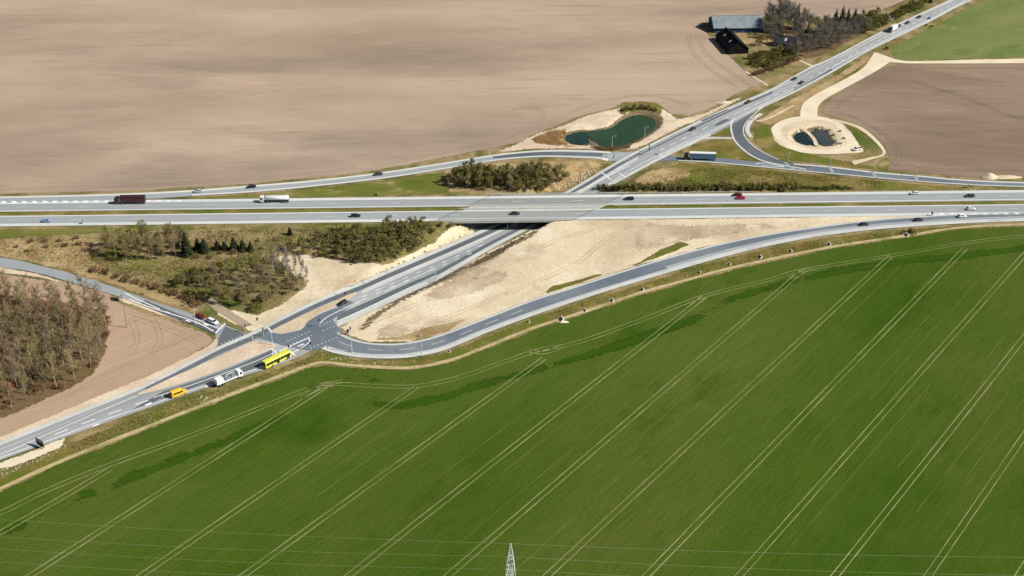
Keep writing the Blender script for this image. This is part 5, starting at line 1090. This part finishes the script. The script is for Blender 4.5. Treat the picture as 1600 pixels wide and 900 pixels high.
# --- white box truck on the upper main road
t = heavy('box_truck', 1394, 49, 1360, 66, 'white box truck with dark cab on the upper main road near the farm', 'truck')
cab(t, 2.6, 4.6, 3.0, 'paint_black'); b = MB(); b.box(-5, 2.4, -1.25, 1.25, .95, 3.7); b.build('cargo_box', 'paint_white', t); b = MB(); b.box(-5, 4, -.5, .5, .5, .9); b.build('chassis', 'chassis', t); addwheels(t, (3.6, -3.4), 1.22, .48); lamps(t, 4.62, -5, .9, .75, .7)
car(1404, 42.5, 1366, 61, 'hatch', 'green', 'dark green car close behind the white box truck')
# --- yellow bus
t = heavy('city_bus', 433, 567, 470, 549, 'long yellow city bus with dark window band waiting at the junction', 'bus')
b = MB(); b.loft([oct_sec(-6, 1.22, .4, 2.9, .14), oct_sec(-5.85, 1.27, .32, 3.05, .14), oct_sec(5.8, 1.27, .32, 3.05, .14), oct_sec(6, 1.2, .4, 2.85, .14)]); bo = b.build('body', 'paint_yellow', t)
for s in (-1, 1):
    for i in range(7):
        x = -5.6 + i * 1.62; b = MB(); b.box(x, x + 1.52, s * 1.285 - .015, s * 1.285 + .015, 1.35, 2.5); b.build('window', 'glass_dark', t)
for x in (4.6, -.2): b = MB(); b.box(x - .65, x + .65, -1.31, -1.275, .45, 2.5); d = b.build('door', 'glass_dark', t); b = MB(); b.box(x - .03, x + .03, -1.33, -1.31, .45, 2.5); b.build('door_post', 'chassis', d)
b = MB(); b.box(5.98, 6.03, -1.1, 1.1, 1.1, 2.6); b.build('windscreen', 'glass_dark', t); b = MB(); b.box(-6.03, -5.98, -1.05, 1.05, 1.0, 2.6); b.build('rear_window', 'glass_dark', t)
for x in (-3, 1.5): b = MB(); b.box(x - .5, x + .5, -.4, .4, 3.05, 3.16); b.build('roof_hatch', 'paint_yellow', t)
addwheels(t, (4.0, -2.9), 1.27, .5); lamps(t, 6.0, -6, .9, .6, .7)
# --- white service truck
t = heavy('service_truck', 358, 596, 398, 579, 'white service truck with grey equipment on its bed following the bus', 'truck')
cab(t, 3.6, 5.6, 3.1, 'paint_white'); b = MB(); b.box(-5.6, 5, -.5, .5, .55, .95); b.build('chassis', 'chassis', t); b = MB(); b.box(-5.6, 3.3, -1.25, 1.25, .95, 1.25); b.build('load_bed', 'paint_white', t)
b = MB(); b.box(-5.5, -2.6, -1.22, 1.22, 1.25, 3.1); b.build('rear_box', 'paint_white', t)
b = MB(); b.box(-1.6, .6, -.95, .95, 1.25, 2.4); b.box(.9, 2.7, -.8, .8, 1.25, 2.8); b.build('equipment', 'paint_grey', t); b = MB(); b.tube([(-1.4, 0, 2.4), (-.4, .2, 3.0), (2.4, .1, 3.1)], .16, 8); b.build('crane_arm', 'galvanised', t)
addwheels(t, (4.6, -3.0, -4.2), 1.24, .5); lamps(t, 5.62, -5.6, .9, .75, .8)
# --- orange yellow van
t = heavy('van', 280, 618, 320, 603, 'orange yellow van last in the line behind the white service truck', 'van')
b = MB(); b.loft([oct_sec(-3, .98, .35, 2.5, .14), oct_sec(-2.85, 1.02, .3, 2.62, .14), oct_sec(1.2, 1.02, .3, 2.6, .14), oct_sec(2.0, 1.0, .3, 1.5, .14), oct_sec(3, .9, .4, 1.1, .14)]); b.build('body', 'paint_orange', t)
for s in (-1, 1):
    for x0_, x1_ in ((-2.4, -1.1), (-1.0, .3), (.4, 1.2)): b = MB(); b.box(x0_, x1_, s * 1.03 - .012, s * 1.03 + .012, 1.45, 2.15); b.build('side_window', 'glass_dark', t)
b = MB(); b.add([(2.02, -.86, 1.55), (2.02, .86, 1.55), (1.28, .86, 2.45), (1.28, -.86, 2.45)], [(0, 1, 2, 3)]); b.build('windscreen', 'glass_dark', t); b = MB(); b.box(-3.03, -2.98, -.8, .8, 1.4, 2.3); b.build('rear_window', 'glass_dark', t)
addwheels(t, (2.0, -1.9), 1.0, .36); lamps(t, 2.96, -3, .7, .75, .9)

# ================================================================== STREET FURNITURE
def lamp_post(px, py, h, dirx, label, twin=False):
    p = gpos(px, py); t = thing('lamp_post', p, 0, label, 'lamp post', 'lamp posts at the junctions'); b = MB(); b.tube([(0, 0, 0), (0, 0, h * .3), (0, 0, h)], [.14, .12, .08], 8); b.build('pole', 'white_metal', t)
    d = Vector(dirx).normalized(); b = MB(); b.tube([(0, 0, h - .05), (d.x * .8, d.y * .8, h + .2), (d.x * 1.7, d.y * 1.7, h + .25)], [.06, .05, .045], 6); a = b.build('arm', 'white_metal', t)
    b = MB(); q = Vector((d.x * 1.9, d.y * 1.9, h + .22)); b.box(q.x - .35, q.x + .35, q.y - .18, q.y + .18, q.z - .08, q.z + .08); b.build('lamp_head', 'galvanised', a)
    b = MB(); b.tube([(0, 0, -.05), (0, 0, .5)], .2, 8); b.build('base', 'concrete', t)
for px, py, h, d, lab in [(550, 551, 8.5, (0, 1), 'pale lamp post on the outer side of the junction bend'), (659, 557, 8.5, (0, 1), 'pale lamp post on the outer side of the slip road further right'), (426, 540, 6, (1, 0), 'pale lamp post at the right tip of the lower island'), (395, 533, 4.5, (0, -1), 'short pale post at the upper left of the lower island'),
        (306, 507, 6, (0, 1), 'pale lamp post beside the queue on the side road'), (956, 232, 7, (1, 0), 'white lamp post in front of the green pond'), (1007, 216, 7, (.7, -.7), 'white lamp post between the green pond and the main road'), (1132, 158, 7, (.7, -.7), 'white lamp post beside the sand heap on the upper main road'), (1075, 182, 6, (.7, -.7), 'white lamp post left of the main road above the pond'),
        (1297, 260, 6, (0, -1), 'lamp post beside the second pale strip of the right slip road'), (1231, 253, 6, (0, -1), 'lamp post beside the first pale strip of the right slip road'), (1366, 268.5, 6, (0, -1), 'lamp post beside the third pale strip of the right slip road'), (1430, 273.5, 6, (0, -1), 'lamp post beside the fourth pale strip of the right slip road'),
        (681, 441, 7, (-.7, .7), 'lamp post on the right side of the main road below the bridge'), (793, 359, 5, (-.7, .7), 'lamp post at the bridge opening beside the middle strip'), (908, 286, 6, (.7, -.7), 'lamp post on the left of the main road above the bridge'), (1179, 132, 6, (.7, -.7), 'lamp post at the farm drive on the upper main road'), (984, 268, 6, (-.7, .7), 'lamp post in the middle of the upper junction')]:
    lamp_post(px, py, h, (*d, 0), lab)
def signal(px, py, h, rz, label):
    t = thing('traffic_light', gpos(px, py), rz, label, 'traffic light', 'traffic lights'); b = MB(); b.tube([(0, 0, 0), (0, 0, h)], .08, 8); b.build('pole', 'galvanised', t)
    b = MB(); b.box(-.22, .22, -.16, .16, h - .1, h + 1.0); c = b.build('signal_head', 'chassis', t)
    for i, m in enumerate(('lamp_red', 'paint_orange', 'paint_green')): b = MB(); b.tube([(.23, 0, h + .82 - i * .32), (.30, 0, h + .82 - i * .32)], .11, 8); b.build('lens', m, c)
    b = MB(); b.box(-.12, -.1, -.35, .35, h - .25, h + 1.15); b.build('backboard', 'chassis', t)
for px, py, h, rz, lab in [(1014, 238, 3.4, 2.4, 'traffic light on the upper junction nearer the pond'), (1014, 243, 3.4, 2.4, 'traffic light on the upper junction nearer the bridge'), (412, 526, 3.2, .7, 'traffic light at the stop line of the upper carriageway'), (452, 553, 3.2, 3.9, 'traffic light at the front of the bus'), (499, 512, 3.2, 2.4, 'traffic light in the middle of the lower junction'),
        (486, 548, 3.2, 3.9, 'traffic light on the outer corner of the lower junction'), (540, 470, 3.2, .7, 'traffic light beside the waiting black car'), (548, 524, 3.0, 2.4, 'traffic light at the inner corner of the slip road bend'), (384, 520, 3.0, 2.4, 'traffic light at the side road corner'), (403, 510, 3.0, 5, 'traffic light on the sandy corner above the side road')]: signal(px, py, h, rz, lab)
def sign(px, py, wd, h0, h1, rz, m, label, back='galvanised', mark=None):
    t = thing('road_sign', gpos(px, py), rz, label, 'sign')
    for s in (-1, 1): b = MB(); b.tube([(0, s * wd * .35, 0), (0, s * wd * .35, h1)], .06, 6); b.build('post', 'galvanised', t)
    b = MB(); b.box(.06, .11, -wd / 2, wd / 2, h0, h1); p = b.build('panel', m, t); b = MB(); b.box(-.0, .05, -wd / 2 + .03, wd / 2 - .03, h0 + .03, h1 - .03); b.build('panel_back', back, p)
    return t
sign(64, 699, 4.2, .6, 3.6, R(235), 'paint_black', 'large black backed sign panel standing in the lay-by', 'joint_dark')
sign(188, 469, 3.4, .8, 3.8, R(20), 'white_metal', 'large white sign panel beside the side road near the wood', 'white_metal')
sign(591, 305, 1.6, .4, 2.0, R(200), 'paint_yellow', 'small pale sign on the verge left of the shrub clump')
sign(544, 523, 1.2, .8, 2.6, R(120), 'paint_black', 'small dark sign at the inner corner of the slip road', 'joint_dark')
sign(1513, 293.5, 1.4, .4, 2.0, R(180), 'paint_yellow', 'small yellow sign between right slip road and motorway')
sign(130, 350, 1.0, .6, 2.0, R(180), 'paint_black', 'small dark sign on the near motorway shoulder at the left', 'joint_dark')
sign(1030, 242, 1.2, .6, 2.2, R(190), 'white_metal', 'small white sign at the mouth of the right slip road')
sign(1456, 337, 1.2, .5, 2.2, R(200), 'paint_black', 'small dark sign in the gore of the right merge', 'joint_dark')
sign(289, 478, 1.2, .4, 2.0, R(40), 'paint_orange', 'small orange sign on the dry bank beside the side road')
sign(225, 461, 1.0, .4, 1.8, R(40), 'white_metal', 'small white sign on the dry bank further up the side road')
sign(122, 429, .9, .4, 1.7, R(40), 'white_metal', 'smallest white sign far up the side road')
sign(1177, 188, 1.0, .5, 2.2, R(150), 'paint_black', 'small dark sign beside the curved slip road', 'joint_dark')
# tall wooden pole at the wood edge with its shadow on the soil
t = thing('utility_pole', gpos(199, 512), 0, 'tall thin dark utility pole on the bare soil beside the wood', 'pole'); b = MB(); b.tube([(0, 0, -.2), (0, 0, 8), (0, 0, 16)], [.2, .17, .12], 8); b.build('pole', 'bark', t); b = MB(); b.box(-.9, .9, -.07, .07, 15.2, 15.4); ar = b.build('crossarm', 'bark', t)
for x in (-.8, 0, .8): b = MB(); b.tube([(x, 0, 15.4), (x, 0, 15.75)], .07, 6); b.build('insulator', 'white_metal', ar)
# concrete drain headwalls along the crop edge
for i, (px, py, s, lab) in enumerate([(879, 500, 1.6, 'largest pale concrete headwall on the ditch below the slip road bend'), (915, 486, 1.1, 'pale concrete headwall, second from the slip road bend'), (957, 470, 1.1, 'pale concrete headwall, third from the slip road bend'), (1005, 453, 1.0, 'pale concrete headwall, fourth from the slip road bend'), (1094, 426, .9, 'pale concrete headwall, fifth from the slip road bend'), (1140, 413, 1.0, 'pale concrete headwall, sixth from the slip road bend'),
        (1189, 402, 1.2, 'pale concrete headwall with a pale chute above it'), (1236, 393, 1.1, 'pale concrete headwall right of the one with the chute'), (1296, 382, 1.1, 'pale concrete headwall, fourth from the right end'), (1316, 381, .7, 'small low concrete headwall right of the fourth from the end'), (1417, 368, 1.4, 'pale concrete headwall beside the dark bush'), (703, 549, .7, 'small concrete headwall left of the bend lamp post'), (827, 503, .8, 'small concrete headwall just left of the largest one')]):
    t = thing('drain_headwall', gpos(px, py), R(200 + 8 * (i % 3)), lab, 'headwall', 'concrete drain headwalls'); t.scale = (s * .72,) * 3
    b = MB(); b.box(-.3, .3, -1.1, 1.1, -.1, 1.2, 0, .04, .1); b.build('wall', 'stone', t)
    for e in (-1, 1): b = MB(); b.add([(.3, e * 1.05 - .12, -.1), (1.6, e * 1.5 - .12, -.1), (1.6, e * 1.5 + .12, -.1), (.3, e * 1.05 + .12, -.1), (.3, e * 1.05 - .12, 1.1), (1.6, e * 1.5 - .12, .25), (1.6, e * 1.5 + .12, .25), (.3, e * 1.05 + .12, 1.1)], [(3, 2, 1, 0), (4, 5, 6, 7), (0, 1, 5, 4), (1, 2, 6, 5), (2, 3, 7, 6), (3, 0, 4, 7)]); b.build('wing_wall', 'stone', t)
    b = MB(); b.tube([(.25, 0, .45), (.42, 0, .45)], .35, 12); b.build('pipe_mouth', 'joint_dark', t)

# ================================================================== PYLON AND WIRES
PT = 44.0
ptx, pty = unp(797.5, 849, PT)
t = thing('power_pylon', (ptx, pty, 0), R(2), 'pale steel lattice power pylon whose tip rises into the bottom edge', 'pylon')
def pw(z):
    return 3.0 - 1.65 * (z / 30) if z < 30 else 1.35 - 1.27 * ((z - 30) / (PT - 30)) ** 1.7
lv = [0, 5, 9.5, 13.5, 17, 20, 22.5, 24.8, 27, 29, 31, 32.6, 34.2, 35.8, 37.4, 39, 40.4, 41.8, 43, PT]
for sx, sy in ((-1, -1), (-1, 1), (1, -1), (1, 1)):
    b = MB(); b.tube([(sx * pw(z), sy * pw(z), z) for z in lv], .09, 4); b.build('leg', 'pylon_steel', t)
b = MB()
for z0, z1 in zip(lv, lv[1:]):
    a, c = pw(z0), pw(z1)
    for k in range(4):
        e = [(-1, -1), (1, -1), (1, 1), (-1, 1)]; p0, p1 = e[k], e[(k + 1) % 4]
        b.tube([(p0[0] * a, p0[1] * a, z0), (p1[0] * c, p1[1] * c, z1)], .06, 3, cap=False); b.tube([(p1[0] * a, p1[1] * a, z0), (p0[0] * c, p0[1] * c, z1)], .06, 3, cap=False); b.tube([(p0[0] * c, p0[1] * c, z1), (p1[0] * c, p1[1] * c, z1)], .06, 3, cap=False)
q = b.build('bracing', 'pylon_steel', t)
ARMS = [(36.5, 5.0), (29.5, 7.5)]
for z, l in ARMS:
    for s in (-1, 1):
        b = MB(); r_ = pw(z)
        for sx in (-1, 1): b.tube([(sx * r_, s * r_, z), (0, s * l, z)], .07, 3); b.tube([(sx * pw(z + 1.8), s * pw(z + 1.8), z + 1.8), (0, s * l, z)], .06, 3)
        for k in (.35, .65): b.tube([(-r_ * (1 - k), s * (r_ + (l - r_) * k), z), (r_ * (1 - k), s * (r_ + (l - r_) * k), z)], .05, 3)
        ar = b.build('crossarm', 'pylon_steel', t)
        b = MB(); b.tube([(0, s * l, z), (0, s * l, z - .8), (0, s * l, z - 1.6)], [.05, .14, .05], 6); b.build('insulator', 'glass_dark', ar)
def wire(y, z, al, ar_, sag, label):
    b = MB(); pts = []
    for s in range(-340, 341, 10):
        k = abs(s) / 340; dz = -4 * sag * k * (1 - k); sl_ = al if s < 0 else ar_; pts.append((s, y - sl_ * s, z + dz))
    b.tube(pts, .035, 4); o = b.build('power_line', 'wire', None); o.location = (ptx, pty, 0); tag(o, label, 'power line', 'wires of the pylon')
wire(0, PT - .1, .108, 0.0, 5, 'thin earth wire running from the very tip of the pylon')
wire(5, 34.9, .108, 0.0, 7, 'upper far wire crossing behind the pylon tip')
wire(-5, 34.9, .108, 0.0, 7, 'upper near wire crossing in front of the pylon')
wire(7.5, 27.9, .108, 0.0, 7, 'lower far wire of the pylon near the bottom edge')
wire(-7.5, 27.9, .108, 0.0, 7, 'lower near wire of the pylon at the very bottom edge')
